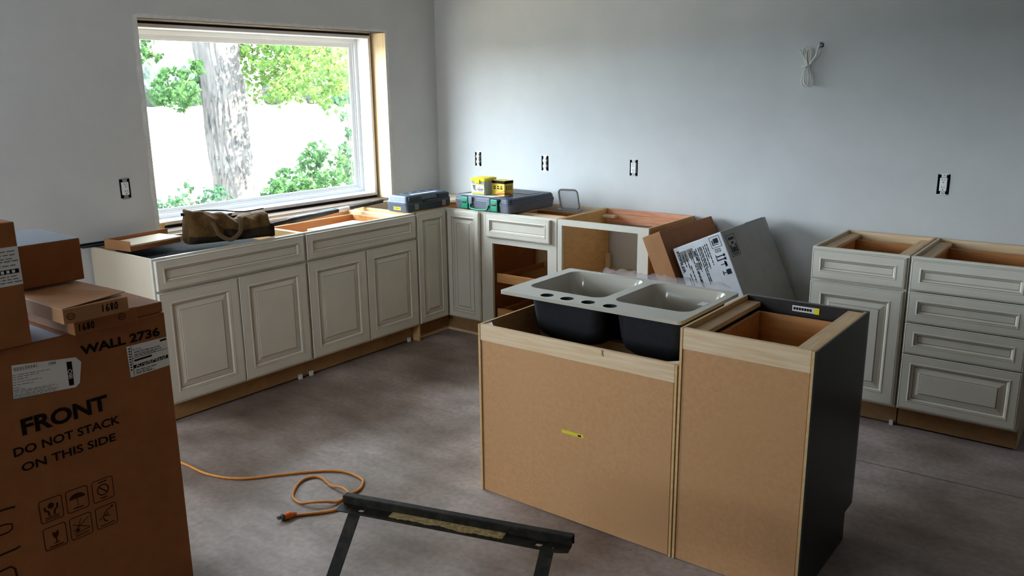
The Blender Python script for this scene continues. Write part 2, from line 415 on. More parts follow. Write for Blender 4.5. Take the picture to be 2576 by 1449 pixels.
strip((0, y0, z0), (0, y0, z1), 30, .028, 0); strip((0, y0-.02, z1), (0, y1+.02, z1), 40, .02, 0)
strip((0, y1, z1), (0, y1, z0), 30, .022, 0)
m.build('plaster_edge', 'patch_plaster', win, label='fresh white plaster edge')
# ---- second window, out of view to the left
pw = bpy.data.objects.new('window_2', None); COL.objects.link(pw); struct(pw)
pw['label'] = 'white two-pane window left of the stacked cartons'
m = MB(); ring(m, PO[0], PO[1], PO[2], PO[3], .06, -.12, -.04); m.box(-.11, -.05, -4.38, -4.32, PO[2]+.06, PO[3]-.06)
m.build('frame', 'vinyl', pw)
for ya, yb in ((PO[0]+.06, -4.38), (-4.32, PO[1]-.06)):
    bx('pane', 'window_glass', (-.082, -.078, ya, yb, PO[2]+.06, PO[3]-.06), pw)

fwn = bpy.data.objects.new('window_3', None); COL.objects.link(fwn); struct(fwn)
fwn['label'] = 'small white window in the wall behind the viewer'
m = MB(); m.box(1.25, 2.45, YF-.1, YF-.04, 1.15, 1.2); m.box(1.25, 2.45, YF-.1, YF-.04, 1.9, 1.95); m.box(1.25, 1.3, YF-.1, YF-.04, 1.2, 1.9); m.box(2.4, 2.45, YF-.1, YF-.04, 1.2, 1.9)
m.build('frame', 'vinyl', fwn); bx('pane', 'window_glass', (1.3, 2.4, YF-.072, YF-.068, 1.2, 1.9), fwn)

# ------------------------------------------------------------------ cabinets
# local frame: x along the width, front face frame at y=0 (door fronts stand out to -y), back at y=depth
def door_panel(name, parent, x0, x1, z0, z1, raised=True, stile=.058, mats=('cream_paint', 'glaze')):
    w, h = x1-x0, z1-z0
    def lp(i, y): return [(x0+i, y, z0+i), (x1-i, y, z0+i), (x1-i, y, z1-i), (x0+i, y, z1-i)]
    a = stile
    fr = MB().loft([lp(0, -.001), lp(0, -.0185), lp(.003, -.0215), lp(.0045, -.0215), lp(.0062, -.0202), lp(.008, -.0215), lp(a-.006, -.0215), lp(a-.002, -.0235),
                    lp(a+.002, -.0225), lp(a+.0045, -.0195), lp(a+.010, -.014), lp(a+.0128, -.0115), lp(a+.016, -.0113), lp(a+.016, -.002)],
                   mlist=[0, 0, 0, 1, 0, 0, 0, 0, 1, 0, 0, 1, 0], cap0=True)
    fr.f.pop(); fr.m.pop()
    fr.loft([lp(0, -.001), lp(a+.016, -.002)])
    d = fr.build(name, mats, parent)
    b = a+.016
    if raised:
        pm = MB().loft([lp(b, -.002), lp(b, -.0112), lp(b+.004, -.0112), lp(b+.026, -.0175), lp(b+.029, -.0172), lp(b+.0305, -.0195)], mlist=[0, 0, 0, 1, 0, 0], cap1=True)
    else:
        pm = MB().loft([lp(b, -.002), lp(b, -.0112)], mlist=[0, 0], cap1=True)
    pm.build('panel', mats, d)
    return d
def drawer_box(parent, x0, x1, d0, d1, z0, z1, m='maple_ply', t=.013):
    b = MB()
    b.box(x0, x0+t, d0, d1, z0, z1); b.box(x1-t, x1, d0, d1, z0, z1)
    b.box(x0+t, x1-t, d0, d0+t, z0, z1); b.box(x0+t, x1-t, d1-t, d1, z0, z1)
    b.box(x0+t, x1-t, d0+t, d1-t, z0+.008, z0+.016)
    return b.build('drawer_box', m, parent, bevel=.0015, seg=1)
def carcass(t, w, depth, h, openings, side='plywood', frame='cream_paint', toe='toe_wood', back=True, bottom=.115, left_side=None, right_side=None, gap=.0015):
    # openings: list of (x0,x1,z0,z1) holes in the face frame
    us = sorted({gap, w-gap} | {o[0] for o in openings} | {o[1] for o in openings}); vs = sorted({bottom, h} | {o[2] for o in openings} | {o[3] for o in openings})
    b = MB()
    for i in range(len(us)-1):
        for j in range(len(vs)-1):
            cx, cz = (us[i]+us[i+1])/2, (vs[j]+vs[j+1])/2
            if any(o[0] < cx < o[1] and o[2] < cz < o[3] for o in openings): continue
            b.box(us[i], us[i+1], 0, .019, vs[j], vs[j+1])
    fo = b.build('face_frame', frame, t)
    md = fo.modifiers.new('weld', 'WELD'); md.merge_threshold = .0002
    for nm, xa, xb, mm in (('side_panel', gap, gap+.013, left_side or side), ('side_panel', w-gap-.013, w-gap, right_side or side)):
        p = MB().prism([(xa, .0195, 0), (xb, .0195, 0), (xb, depth-.006, 0), (xa, depth-.006, 0)], 0.001)
        s = MB()                                   # side with toe-kick notch
        prof = [(.0195, bottom), (.075, bottom), (.075, .002), (depth-.006, .002), (depth-.006, h), (.0195, h)]
        A = [s.pt((xa, q[0], q[1])) for q in prof]; B = [s.pt((xb, q[0], q[1])) for q in prof]
        s.face(A); s.face(B[::-1])
        for k in range(6): s.face((A[k], B[k], B[(k+1) % 6], A[(k+1) % 6]))
        s.build(nm, mm, t)
    bx('bottom_panel', 'plywood', (gap+.014, w-gap-.014, .020, depth-.008, bottom+.004, bottom+.016), t)
    if back: bx('back_panel', 'plywood', (gap+.014, w-gap-.014, depth-.0075, depth-.002, bottom+.02, h-.075), t)
    bx('toe_kick', toe, (gap, w-gap, .062, .0745, .010, bottom-.001), t)
def rails(t, w, depth, h, m='pine_x', back=True, sides=True, mside='pine'):
    if back: bx('back_rail', m, (.016, w-.016, depth-.025, depth-.0085, h-.075, h-.001), t, bevel=.001, seg=1)
    if sides:
        for xa, xb in ((.0152, .075), (w-.075, w-.0152)):
            bx('corner_brace', mside, (xa, xb, .022, depth-.027, h-.035, h-.018), t, bevel=.001, seg=1)
ZB, ZD, ZM, ZT, H = .127, .703, .716, .866, .876
D = .61

# -- left run, under the window (local x -> world +y)
LR = (0, 0, PI/2)
cA = thing('base_cabinet', 'cream double-door base cabinet at the end of the run holding the canvas bag', 'cabinet', (.61, -2.742, 0), LR, 'cream base cabinets')
wA = .916
carcass(cA, wA, .602, H, [(.045, wA-.045, .74, .845), (.045, wA-.045, .15, .69)], left_side='cream_laminate')
door_panel('drawer_front', cA, .010, wA-.008, ZM, ZT, False, .040)
door_panel('door', cA, .010, .4555, ZB, ZD); door_panel('door', cA, .4605, wA-.008, ZB, ZD)
rails(cA, wA, .602, H, sides=False)
cB = thing('base_cabinet', 'cream double-door base cabinet under the window with open drawer in top', 'cabinet', (.61, -1.826, 0), LR, 'cream base cabinets')
wB = .910
carcass(cB, wB, .602, H, [(.045, wB-.045, .74, .845), (.045, wB-.045, .15, .69)])
door_panel('drawer_front', cB, .008, wB-.010, ZM, ZT, False, .040)
door_panel('door', cB, .008, .4535, ZB, ZD); door_panel('door', cB, .4585, wB-.010, ZB, ZD)
rails(cB, wB, .602, H, sides=False)
drawer_box(cB, .08, wB-.09, .022, .50, .755, .842)
bx('corner_brace', 'pine', (wB-.060, wB-.0152, .022, .575, H-.062, H-.020), cB, bevel=.001, seg=1)
bx('drawer_runner', 'zinc', (.062, .079, .03, .52, .775, .80), cB); bx('drawer_runner', 'zinc', (wB-.089, wB-.072, .03, .52, .775, .80), cB)
for t_, xs in ((cA, (.87,)), (cB, (.035, .87))):
    for xx in xs: bx('leveling_foot', 'vinyl', (xx-.012, xx+.012, .050, .0615, 0.0, .028), t_)

# -- corner cabinet with a folding door pair
cC = thing('corner_cabinet', 'cream corner base cabinet with folded door pair meeting in the inside corner', 'cabinet', (0, 0, 0), group='cream base cabinets')
a, b = .61, .914
door_t = 'door'
def cdoor(rot, loc, x0, x1):
    e = door_panel('door', cC, x0, x1, ZB, ZT, True, .040); e.location = loc; e.rotation_euler = (0, 0, rot); return e
cdoor(PI/2, (.614, -.916, 0), .003, .279)          # faces +x, local x -> +y ; spans y -.913..-.637
cdoor(0, (.637, -.614, 0), .001, .279)             # faces -y ; spans x .638...916
bx('side_panel', 'plywood', (.012, .609, -.9125, -.9005, .002, H), cC)
bx('side_panel', 'plywood', (.901, .913, -.608, -.012, .002, H), cC)
bx('back_panel', 'plywood', (.006, .011, -.898, -.012, .12, H-.08), cC); bx('back_panel', 'plywood', (.0115, .898, -.011, -.006, .12, H-.08), cC)
s = MB()
for zz, hh in ((.119, .012), (.45, .012)):
    s.prism([(.0125, -.899, zz), (.600, -.899, zz), (.600, -.600, zz), (.900, -.600, zz), (.900, -.0125, zz), (.0125, -.0125, zz)], hh)
s.build('shelf', 'plywood', cC)
bx('back_rail', 'cream_laminate', (.0125, .030, -.899, -.0125, H-.07, H), cC); bx('back_rail', 'cream_laminate', (.031, .900, -.030, -.0125, H-.07, H), cC)
bx('front_rail', 'cream_paint', (.594, .611, -.899, -.613, .842, H), cC); bx('front_rail', 'cream_paint', (.613, .899, -.611, -.594, .842, H), cC)
bx('corner_post', 'cream_paint', (.594, .6125, -.6125, -.594, .842, H), cC)
bx('corner_filler', 'glaze', (.600, .6335, -.6335, -.600, ZB, .841), cC)
s = MB().prism([(.031, -.45, H-.016), (.2, -.45, H-.016), (.45, -.2, H-.016), (.45, -.031, H-.016), (.031, -.031, H-.016)], .015)
s.build('corner_brace', 'cream_laminate', cC, label='pale triangular corner brace')
bx('toe_kick', 'toe_wood', (.535, .548, -.912, -.548, .010, .114), cC); bx('toe_kick', 'toe_wood', (.548, .912, -.548, -.535, .010, .114), cC)
bx('toe_ledge', 'pine', (.549, .566, -.912, -.566, 0, .016), cC); bx('toe_ledge', 'pine_x', (.549, .912, -.566, -.549, 0, .016), cC)
for p in ((.05, -.88), (.88, -.05), (.05, -.05)):
    bx('leveling_foot', 'vinyl', (p[0]-.015, p[0]+.015, p[1]-.015, p[1]+.015, 0, .118), cC)

# -- back run
cD = thing('base_cabinet', 'cream base cabinet with one drawer front and doorless pull-out trays below', 'cabinet', (.916, -.61, 0), group='cream base cabinets')
wD = .611
carcass(cD, wD, .600, H, [(.08, wD-.08, .735, .845), (.096, .540, .150, .672)], side='maple_ply')
door_panel('drawer_front', cD, .054, .569, ZM, ZT, False, .036)
rails(cD, wD, .600, H, sides=False, m='cream_laminate')
drawer_box(cD, .10, .52, .022, .50, .755, .835)
for zz in (.165, .405):
    p = MB()
    p.box(.112, .524, .024, .040, zz, zz+.062); p.box(.112, .124, .040, .56, zz, zz+.05); p.box(.512, .524, .040, .56, zz, zz+.05)
    p.box(.124, .512, .548, .56, zz, zz+.05); p.box(.124, .512, .040, .548, zz+.006, zz+.014)
    p.build('pull_out_tray', 'maple_ply', cD, bevel=.002, seg=1)
bx('cross_rail', 'pine_x', (.055, wD-.03, .10, .15, H-.020, H-.004), cD)
cE = thing('base_cabinet', 'cream base cabinet with empty open front and no top drawer', 'cabinet', (1.530, -.61, 0), group='cream base cabinets')
wE = .634
carcass(cE, wE, .600, H, [(.033, wE-.073, .13, .840)], side='plywood', back=False)
bx('back_rail', 'cedar', (.016, wE-.016, .572, .592, H-.062, H), cE, bevel=.002); bx('back_rail', 'cedar', (.016, wE-.016, .552, .571, H-.090, H-.028), cE, bevel=.002)
bx('corner_brace', 'pine_x', (.0155, .105, .50, .548, H-.05, H-.035), cE)
bx('shelf', 'plywood', (.016, wE-.016, .05, .590, .462, .478), cE)
bx('shelf_block', 'pine_z', (.016, .046, .545, .575, .479, .575), cE, bevel=.002, label='small upright pine block')
bx('hinge_plate', 'zinc', (.0335, .055, .02, .05, .50, .53), cE)
m = MB().prism([(.10, .30, .4795), (.24, .24, .4795), (.30, .34, .4795), (.16, .42, .4795)], .006); m.build('packing_sheet', 'cardboard_pale', cE)

# -- right run
cF = thing('base_cabinet', 'cream base cabinet with one drawer above a tall single door', 'cabinet', (3.090, -.61, 0), group='cream base cabinets')
wF = .457
carcass(cF, wF, .600, H, [(.04, wF-.04, .745, .85), (.04, wF-.04, .15, .69)], left_side='cream_laminate')
door_panel('drawer_front', cF, .008, wF-.010, ZM, ZT, False, .044); door_panel('door', cF, .008, wF-.010, ZB, ZD)
rails(cF, wF, .600, H, mside='pine'); drawer_box(cF, .055, wF-.055, .022, .53, .75, .838)
bx('leveling_foot', 'vinyl', (wF-.030, wF-.012, .05, .0615, 0, .025), cF)
cG = thing('base_cabinet', 'cream four-drawer base cabinet at the right edge', 'cabinet', (3.550, -.61, 0), group='cream base cabinets')
wG = .520
carcass(cG, wG, .600, H, [(.04, wG-.04, .745, .85), (.04, wG-.04, .59, .72), (.04, wG-.04, .43, .56), (.04, wG-.04, .15, .40)], left_side='cream_laminate', right_side='cream_laminate')
for za, zb in ((ZM, ZT), (.561, .711), (.406, .556)): door_panel('drawer_front', cG, .010, wG-.008, za, zb, False, .044)
door_panel('drawer_front', cG, .010, wG-.008, ZB, .401, True, .044)
rails(cG, wG, .600, H); drawer_box(cG, .055, wG-.055, .022, .53, .75, .838)

# ------------------------------------------------------------------ island, backs towards the camera
# sink base: low open box
iS = thing('island_sink_cabinet', 'low island sink cabinet with raw fibreboard back under the double sink', 'cabinet', (2.307, -2.312, 0))
wS, dS, hS = .890, .565, .735            # local x -> world x, local y -> world +y ; back of the cabinet at y=0
bx('back_panel', 'mdf', (.014, wS-.014, .004, .010, .004, hS-.064), iS, label='raw fibreboard back')
bx('back_rail', 'pine_x', (.010, wS-.010, .001, .020, hS-.066, hS), iS, bevel=.0015, seg=1)
for xa in (0, wS-.009): bx('side_panel', 'plywood', (xa, xa+.009, 0, dS, .002, hS), iS)
bx('edge_strip', 'toe_wood', (.0095, .0135, -.001, .006, .004, hS-.07), iS)
bx('bottom_panel', 'plywood', (.010, wS-.010, .02, dS-.02, .115, .128), iS)
bx('front_rail', 'black_face', (.010, wS-.010, dS-.019, dS, .60, hS), iS); bx('front_rail', 'black_face', (.010, wS-.010, dS-.019, dS, .10, .16), iS)
bx('support_rail', 'pine_x', (.010, wS-.010, .10, .14, .585, .6235), iS); bx('support_rail', 'pine_x', (.010, wS-.010, .42, .46, .585, .6235), iS)
for xa in (.010, .447):
    door_panel('door', iS, xa, xa+.431, .127, .595, True, .058, ('black_paint', 'black_face')).rotation_euler = (0, 0, PI)
for o in iS.children:
    if o.name.startswith('door'): o.location = (wS, dS, 0)
for (px, sx) in ((.0095, 1), (wS-.0095, -1)):
    g = MB().prism([(px, .021, hS-.012), (px+sx*.055, .021, hS-.012), (px, .076, hS-.012)][::sx], .008); g.build('corner_gusset', 'paper', iS, label='pale corner gusset')
text('printed_code', 'DHT', 'ink', (.585, .001, hS-.002), (0, 0, -1), (1, 0, 0), .022, .010, iS, bold=.02)
# tall unit with black end panel
iT = thing('island_end_cabinet', 'taller island cabinet with fibreboard back and black painted end panel', 'cabinet', (3.203, -2.312, 0))
wT, dT, hT = .446, .565, .872
bx('back_panel', 'mdf', (.010, wT-.006, .004, .010, .004, hT-.072), iT, label='raw fibreboard back')
bx('back_rail', 'pine_x', (.010, wT-.004, .001, .020, hT-.074, hT), iT, bevel=.0015, seg=1)
bx('side_panel', 'plywood', (0, .009, 0, dT, .002, hT), iT)
bx('edge_strip', 'toe_wood', (.009, .0098, -.001, .006, .004, hT-.075), iT)
def end_panel(name, xa, xb, mm):
    s = MB(); prof = [(0, .002), (dT-.070, .002), (dT-.070, .115), (dT, .115), (dT, hT), (0, hT)]
    A = [s.pt((xa, q[0], q[1])) for q in prof]; B = [s.pt((xb, q[0], q[1])) for q in prof]
    s.face(A[::-1]); s.face(B)
    for k in range(6): s.face((A[k], A[(k+1) % 6], B[(k+1) % 6], B[k]))
    return s.build(name, mm, iT)
end_panel('side_panel', wT-.003, wT+.006, 'plywood'); end_panel('end_panel', wT+.0065, wT+.012, 'black_paint')['label'] = 'black painted end panel'
bx('face_stile', 'black_face', (wT-.040, wT+.012, dT, dT+.019, .115, hT), iT); bx('face_stile', 'black_face', (0, .038, dT, dT+.019, .115, hT), iT)
bx('face_rail', 'black_face', (.0385, wT-.0405, dT, dT+.019, hT-.055, hT), iT); bx('face_rail', 'black_face', (.0385, wT-.0405, dT, dT+.019, .115, .16), iT)
d_ = door_panel('door', iT, .008, wT+.004, .127, .860, True, .058, ('black_paint', 'black_face')); d_.location = (wT+.012, dT+.019, 0); d_.rotation_euler = (0, 0, PI)
bx('corner_brace', 'pine', (.010, .062, .021, dT-.002, hT-.038, hT-.020), iT, bevel=.001, seg=1)
bx('corner_brace', 'pine', (wT-.058, wT-.0035, .021, dT-.002, hT-.022, hT-.004), iT, bevel=.001, seg=1)
bx('bottom_panel', 'plywood', (.010, wT-.004, .02, dT-.02, .115, .128), iT)
drawer_box(iT, .065, wT-.060, .06, dT-.03, .70, .825)
bx('toe_kick', 'black_face', (.010, wT-.004, dT-.082, dT-.070, .004, .113), iT)
lb = bx('sticker', 'paper', (.185, .285, dT-.0015, dT-.0005, hT-.036, hT-.014), iT, label='white and yellow paper sticker')
bx('yellow_end', 'yellow', (.268, .286, dT-.0025, dT-.0016, hT-.037, hT-.013), lb)
m = MB()
for k in range(7): m.box(.190+.010*k, .198+.010*k, dT-.0022, dT-.0016, hT-.030, hT-.020)
m.build('print_block', 'ink', lb)
# strip of yellow tape on the fibreboard
tp = bx('tape_strip', 'tape_yellow', (2.718-2.307, 2.817-2.307, .0030, .0038, .366, .379), iS, label='short strip of yellow tape'); tp.rotation_euler = (0, -.0, 0)
bx('tape_print', 'ink', (.485, .500, .0025, .0029, .368, .375), tp)

# ------------------------------------------------------------------ double-bowl sink standing on the sink cabinet
sk = thing('double_sink', 'grey enamel double-bowl kitchen sink with black outside and four tap holes', 'sink', (2.725, -1.912, .6242))
SW, SD, SH = .826, .530, .226
outer = rrect(SW, SD, .018)
bowlL = rrect(.370, .375, .05, 6, -.178, .045); bowlR = rrect(.330, .375, .05, 6, .218, .045)
holes = [circ(.0275, 24, x-2.725, -2.131+1.912) for x in (2.523, 2.620, 2.719, 2.818)]
v, f = holed(outer, [bowlL, bowlR]+holes)
me = MB(); me.v = [(p[0], p[1], SH) for p in v]; me.f = f; me.m = [0]*len(f)
rim_edge = lambda loop, za, zb: [[(p[0], p[1], za) for p in loop], [(p[0], p[1], zb) for p in loop]]
me.loft(rim_edge(outer, SH-.014, SH))
for h in holes: me.loft([[(p[0], p[1], SH) for p in h], [(p[0], p[1], SH-.014) for p in h]], 1)
v2, f2 = holed(rrect(SW-.002, SD-.002, .018), [bowlL, bowlR]+holes)
base = len(me.v); me.v += [(p[0], p[1], SH-.0142) for p in v2]; me.f += [tuple(base+i for i in q[::-1]) for q in f2]; me.m += [1]*len(f2)
me.build('rim', ['enamel', 'sink_black'], sk)
def bowl(cx, cy, w, d, name, mm, out):
    L = []
    for (ins, zz, rr) in ((0, SH, .05), (.004, SH-.008, .05), (.014, SH-.06, .052), (.024, .075, .055), (.034, .035, .06), (.055, .014, .06), (.085, .008, .06)):
        L.append([(p[0], p[1], zz-(.008 if out else 0)) for p in rrect(w-2*ins+(.014 if out else 0), d-2*ins+(.014 if out else 0), rr, 6, cx, cy)])
    if out: L = [[(p[0], p[1], max(p[2], .0)) for p in lp] for lp in L]
    b = MB().loft(L, cap1=True); return b.build(name, mm, sk, smooth=True)
for (cx, w) in ((-.178, .370), (.218, .330)):
    bo = bowl(cx, .045, w, .375, 'bowl', 'enamel', False); bowl(cx, .045, w, .375, 'bowl_shell', 'sink_black', True)
    dr = MB().loft([[(p[0], p[1], .0085) for p in circ(.045, 20, cx, .045)], [(p[0], p[1], .0105) for p in circ(.040, 20, cx, .045)]], cap1=True); dr.build('drain_opening', 'sink_black', sk)
bx('maker_label', 'white_card', (.355, .385, -.01, .04, SH+.0002, SH+.0008), sk)

# plastic wrap on the back edge of the sink
fm = MB(); n = 40
rows = []
rnd = random.Random(5)
for j, (yy, zz) in enumerate(((-1.668, .8515), (-1.655, .858), (-1.640, .862), (-1.634, .845), (-1.632, .815))):
    rows.append([fm.pt((2.50+.60*i/n, yy+rnd.uniform(-.002, .002), zz + (abs(rnd.gauss(0, .006)) + .012*math.sin(i*.33+j)**2 if j in (1, 2) else 0))) for i in range(n+1)])
for j in range(4):
    for i in range(n): fm.face((rows[j][i], rows[j][i+1], rows[j+1][i+1], rows[j+1][i]))
tag(fm.build('plastic_wrap', 'film', smooth=True), 'crumpled clear plastic wrap draped over the back rim of the sink', 'wrap')

# ------------------------------------------------------------------ cartons leaning between the cabinets
def leaning(name, label, tl, ang, thick, height, ya, yb, mats):
    # tl: (x,z) of the upper left edge ; box axes tilted by ang in the xz plane
    h = tl[1]/math.cos(ang) if height is None else height
    t = thing(name, label, 'carton', (tl[0]+h*math.sin(ang), yb, 0.0), (0, -ang, 0))
    return t, h
br, hh = leaning('brown_carton', 'flat brown cardboard carton leaning against the open cabinet end', (2.176, .840), math.radians(24), .115, None, -.71, -.03, None)
bx('carton_body', 'cardboard', (0, .115, -.68, 0, .0, hh), br, bevel=.004)
bx('flap_end', 'cardboard_pale', (.001, .114, -.6815, -.6805, .01, hh-.004), br)
tilt = math.radians(24.5)
wh, hw = leaning('white_carton', 'large white and grey sink carton leaning on the brown carton', (2.357, .792), tilt, .298, None, -.69, -.06, None)
bx('carton_body', 'white_card', (0, .297, -.63, 0, 0, hw), wh, bevel=.003)
bx('grey_face', 'grey_card', (.2965, .2985, -.628, -.002, .002, hw-.002), wh, label='grey printed large face')
bx('top_flap', 'ink_grey', (.20, .299, -.30, -.04, hw-.001, hw+.002), wh, label='torn top edge')
fx, fz = (1, 0, 0), (0, 0, 1)
Y0 = -.6303
def fbar(m_, xa, xb, za, zb): m_.box(xa, xb, Y0-.0006, Y0-.0001, za, zb)
text('maker_name', 'KOHLER', 'ink_navy', (.012, Y0, hw-.022), (0, 0, -1), (1, 0, 0), .125, .016, wh, bold=.03)
m = MB()
rnd = random.Random(2)
for k, (xa, st, ln) in enumerate(((.014+.020, .16, .12), (.040, .03, .07), (.046, .14, .10), (.056, .03, .09), (.066, .10, .10), (.082, .03, .05), (.092, .02, .21), (.098, .14, .15), (.112, .03, .06),
        (.118, .03, .12), (.126, .02, .11), (.140, .02, .21), (.150, .02, .20), (.158, .02, .12), (.172, .02, .13), (.184, .015, .08), (.196, .015, .12))):
    z1_ = hw-.02-st
    while ln > 0:
        l = min(ln, rnd.uniform(.012, .03)); fbar(m, xa, xa+.0045, z1_-l, z1_); z1_ -= l+.004; ln -= l+.004
m.build('print_lines', 'ink_navy', wh)
m = MB()
for (xa, xb, za, zb) in ((.020, .070, .03, .09), (.075, .11, .03, .08), (.100, .118, .115, .155)): fbar(m, xa, xb, hw-zb, hw-za)
m.build('print_panel', 'ink_grey', wh)
m = MB()
def up_arrow(m_, x, z, s): fbar(m_, x, x+s*.15, z, z+s); fbar(m_, x-s*.12, x+s*.27, z+s*.0, z+s*.12)
# handling marks down the right edge of the narrow face
ox = .232
ring_ = lambda xa, xb, za, zb, w: (fbar(m, xa, xb, za, za+w), fbar(m, xa, xb, zb-w, zb), fbar(m, xa, xa+w, za+w, zb-w), fbar(m, xb-w, xb, za+w, zb-w))
ring_(ox-.012, ox+.048, hw-.072, hw-.012, .002); fbar(m, ox+.008, ox+.036, hw-.050, hw-.024); fbar(m, ox-.002, ox+.004, hw-.06, hw-.03); fbar(m, ox+.006, ox+.034, hw-.058, hw-.055)
for cxx in (ox, ox+.018): ring_(cxx, cxx+.013, hw-.098, hw-.080, .0025)
for cxx in (.118, .138): fbar(m, ox-.004, ox+.044, hw-cxx-.006, hw-cxx); fbar(m, ox+.036, ox+.046, hw-cxx-.010, hw-cxx+.004)
fbar(m, ox-.008, ox-.004, hw-.146, hw-.110)
fbar(m, ox+.004, ox+.030, hw-.170, hw-.166); m.prism([(ox+.028, Y0-.0006, hw-.186), (ox+.040, Y0-.0006, hw-.180), (ox+.040, Y0-.0006, hw-.160), (ox+.028, Y0-.0006, hw-.152)], .001)
fbar(m, ox+.022, ox+.048, hw-.228, hw-.200); fbar(m, ox+.002, ox+.022, hw-.216, hw-.212); fbar(m, ox, ox+.004, hw-.226, hw-.202)
m.build('handling_marks', 'ink_navy', wh)
text('letter_print', 'B', 'ink_navy', (.150, Y0, hw-.385), (0, 0, -1), (1, 0, 0), .052, .060, wh, bold=.05)
m = MB()                                             # symbol on the grey face
XG = .2990
gb = lambda ya, yb, za, zb: m.box(XG-.0004, XG+.0003, ya, yb, za, zb)
for (ya, yb, za, zb) in ((-.595, -.485, .030, .033), (-.595, -.485, .147, .150), (-.595, -.592, .033, .147), (-.488, -.485, .033, .147),
                         (-.575, -.505, .045, .060), (-.580, -.565, .085, .130), (-.515, -.500, .085, .130), (-.560, -.520, .100, .128), (-.556, -.524, .070, .082), (-.575, -.505, .134, .140)):
    gb(ya, yb, hw-zb, hw-za)
m.build('symbol_print', 'ink_navy', wh)

# ------------------------------------------------------------------ stacked cartons, left foreground
cf = thing('wall_cabinet_carton', 'tall brown carton standing on the floor printed FRONT DO NOT STACK', 'carton', (1.782, -3.822, 0))
BX = .180; BH = .985
bx('carton_body', 'cardboard', (-.18, .18, -.37, .37, 0, BH), cf, bevel=.004)
oy = lambda y: y+3.822
U, Rr = (0, 0, 1), (0, 1, 0)
text('printed_word', 'WALL 2736', 'ink', (BX, oy(-3.725), .912), (0, 1, 0), U, .250, .030, cf, bold=.035)
text('printed_word', 'FRONT', 'ink', (BX, oy(-3.914), .724), (0, 1, 0), U, .248, .050, cf, bold=.035)
text('printed_word', 'DO NOT STACK', 'ink', (BX, oy(-3.944), .669), (0, 1, 0), U, .308, .027, cf, bold=.022)
text('printed_word', 'ON THIS SIDE', 'ink', (BX, oy(-3.930), .618), (0, 1, 0), U, .274, .026, cf, bold=.022)
m = MB()
R3 = lambda pts: [(BX, oy(p[0]), p[1]) for p in pts]
def icon_frame(yc, zc, w=.064, h=.070):
    pts = [(p[0], p[1]) for p in rrect(w, h, .007, 3, yc, zc)]
    m.ribbon(R3(pts+[pts[0], pts[1]]), .0026, (1, 0, 0))
IY = (-3.869, -3.793, -3.715); IZ = (.476, .387)
for yy in IY:
    for zz in IZ: icon_frame(yy, zz)
def disk(yc, zc, r, ry=None, n=14): m.poly([(BX+.0007, oy(yc)+r*math.cos(2*PI*k/n), zc+(ry or r)*math.sin(2*PI*k/n)) for k in range(n)])
def pl(pts): m.poly([(BX+.0007, oy(p[0]), p[1]) for p in pts])
def st(pts, w): m.ribbon(R3(pts), w, (1, 0, 0))
# hands holding a ball
a, b = IY[0], IZ[0]; disk(a, b+.012, .0095)
st([(a-.018, b+.012), (a-.017, b+.001), (a-.009, b-.004), (a-.007, b-.018)], .006); st([(a+.018, b+.014), (a+.017, b+.001), (a+.009, b-.004), (a+.007, b-.018)], .006)
for q in (-.022, -.028): st([(a-.02, b+q), (a+.02, b+q)], .003)
# umbrella
a, b = IY[1], IZ[0]; pl([(a-.024, b+.004)]+[(a+.024*math.cos(PI-PI*k/10), b+.004+.017*math.sin(PI*k/10)) for k in range(1, 10)]+[(a+.024, b+.004)]); st([(a, b+.004), (a, b-.018), (a-.005, b-.020)], .002); st([(a-.014, b-.026), (a+.014, b-.026)], .004)
# barred circle
a, b = IY[2], IZ[0]; cpts = circ(.017, 18, a, b); st(cpts+[cpts[0], cpts[1]], .0035); st([(a-.012, b+.012), (a+.012, b-.012)], .004); st([(a-.012, b+.026), (a+.014, b+.026)], .004); st([(a-.010, b-.026), (a+.010, b-.026)], .004)
# broken glass
a, b = IY[0], IZ[1]; pl([(a-.007, b+.004), (a-.002, b-.004), (a+.004, b-.004), (a+.010, b+.004), (a+.010, b+.020), (a+.001, b+.013), (a-.008, b+.018)]); st([(a+.002, b-.004), (a+.002, b-.018)], .004); st([(a-.006, b-.019), (a+.010, b-.019)], .003); st([(a-.02, b-.028), (a+.02, b-.028)], .004)
# crossed blade
a, b = IY[1], IZ[1]; st([(a-.024, b+.014), (a+.022, b-.010)], .0025); st([(a-.024, b-.010), (a+.024, b+.022)], .0025); st([(a-.014, b-.010), (a+.002, b+.026)], .002); pl([(a-.018, b-.014), (a-.006, b-.014), (a-.005, b-.006), (a-.013, b-.003)]); st([(a-.022, b-.020), (a+.026, b-.012)], .0025); st([(a-.02, b-.027), (a+.02, b-.025)], .003)
# no rolling arrow
a, b = IY[2], IZ[1]; st([(a-.008, b+.008), (a+.004, b+.018), (a+.020, b+.024)], .003); pl([(a+.018, b+.020), (a+.026, b+.027), (a+.016, b+.029)]); st([(a-.024, b-.006), (a+.008, b+.010)], .003); st([(a-.010, b+.004), (a+.012, b-.002)], .003); st([(a-.010, b-.004), (a-.006, b-.014), (a+.002, b-.018)], .004); st([(a-.022, b-.028), (a+.024, b-.026)], .003)
m.build('handling_icons', 'ink_brown', cf)
m = MB()
st([(-4.04, .530), (-3.985, .528), (-3.962, .525)], .006); st([(-4.05, .486), (-3.995, .484), (-3.977, .478), (-3.978, .463), (-3.99, .457), (-4.05, .457)], .005)
st([(-4.05, .398), (-3.98, .399), (-3.965, .402)], .006); st([(-4.05, .350), (-3.998, .352), (-3.988, .340), (-3.985, .29)], .006)
m.build('marker_scrawl', 'ink_brown', cf)
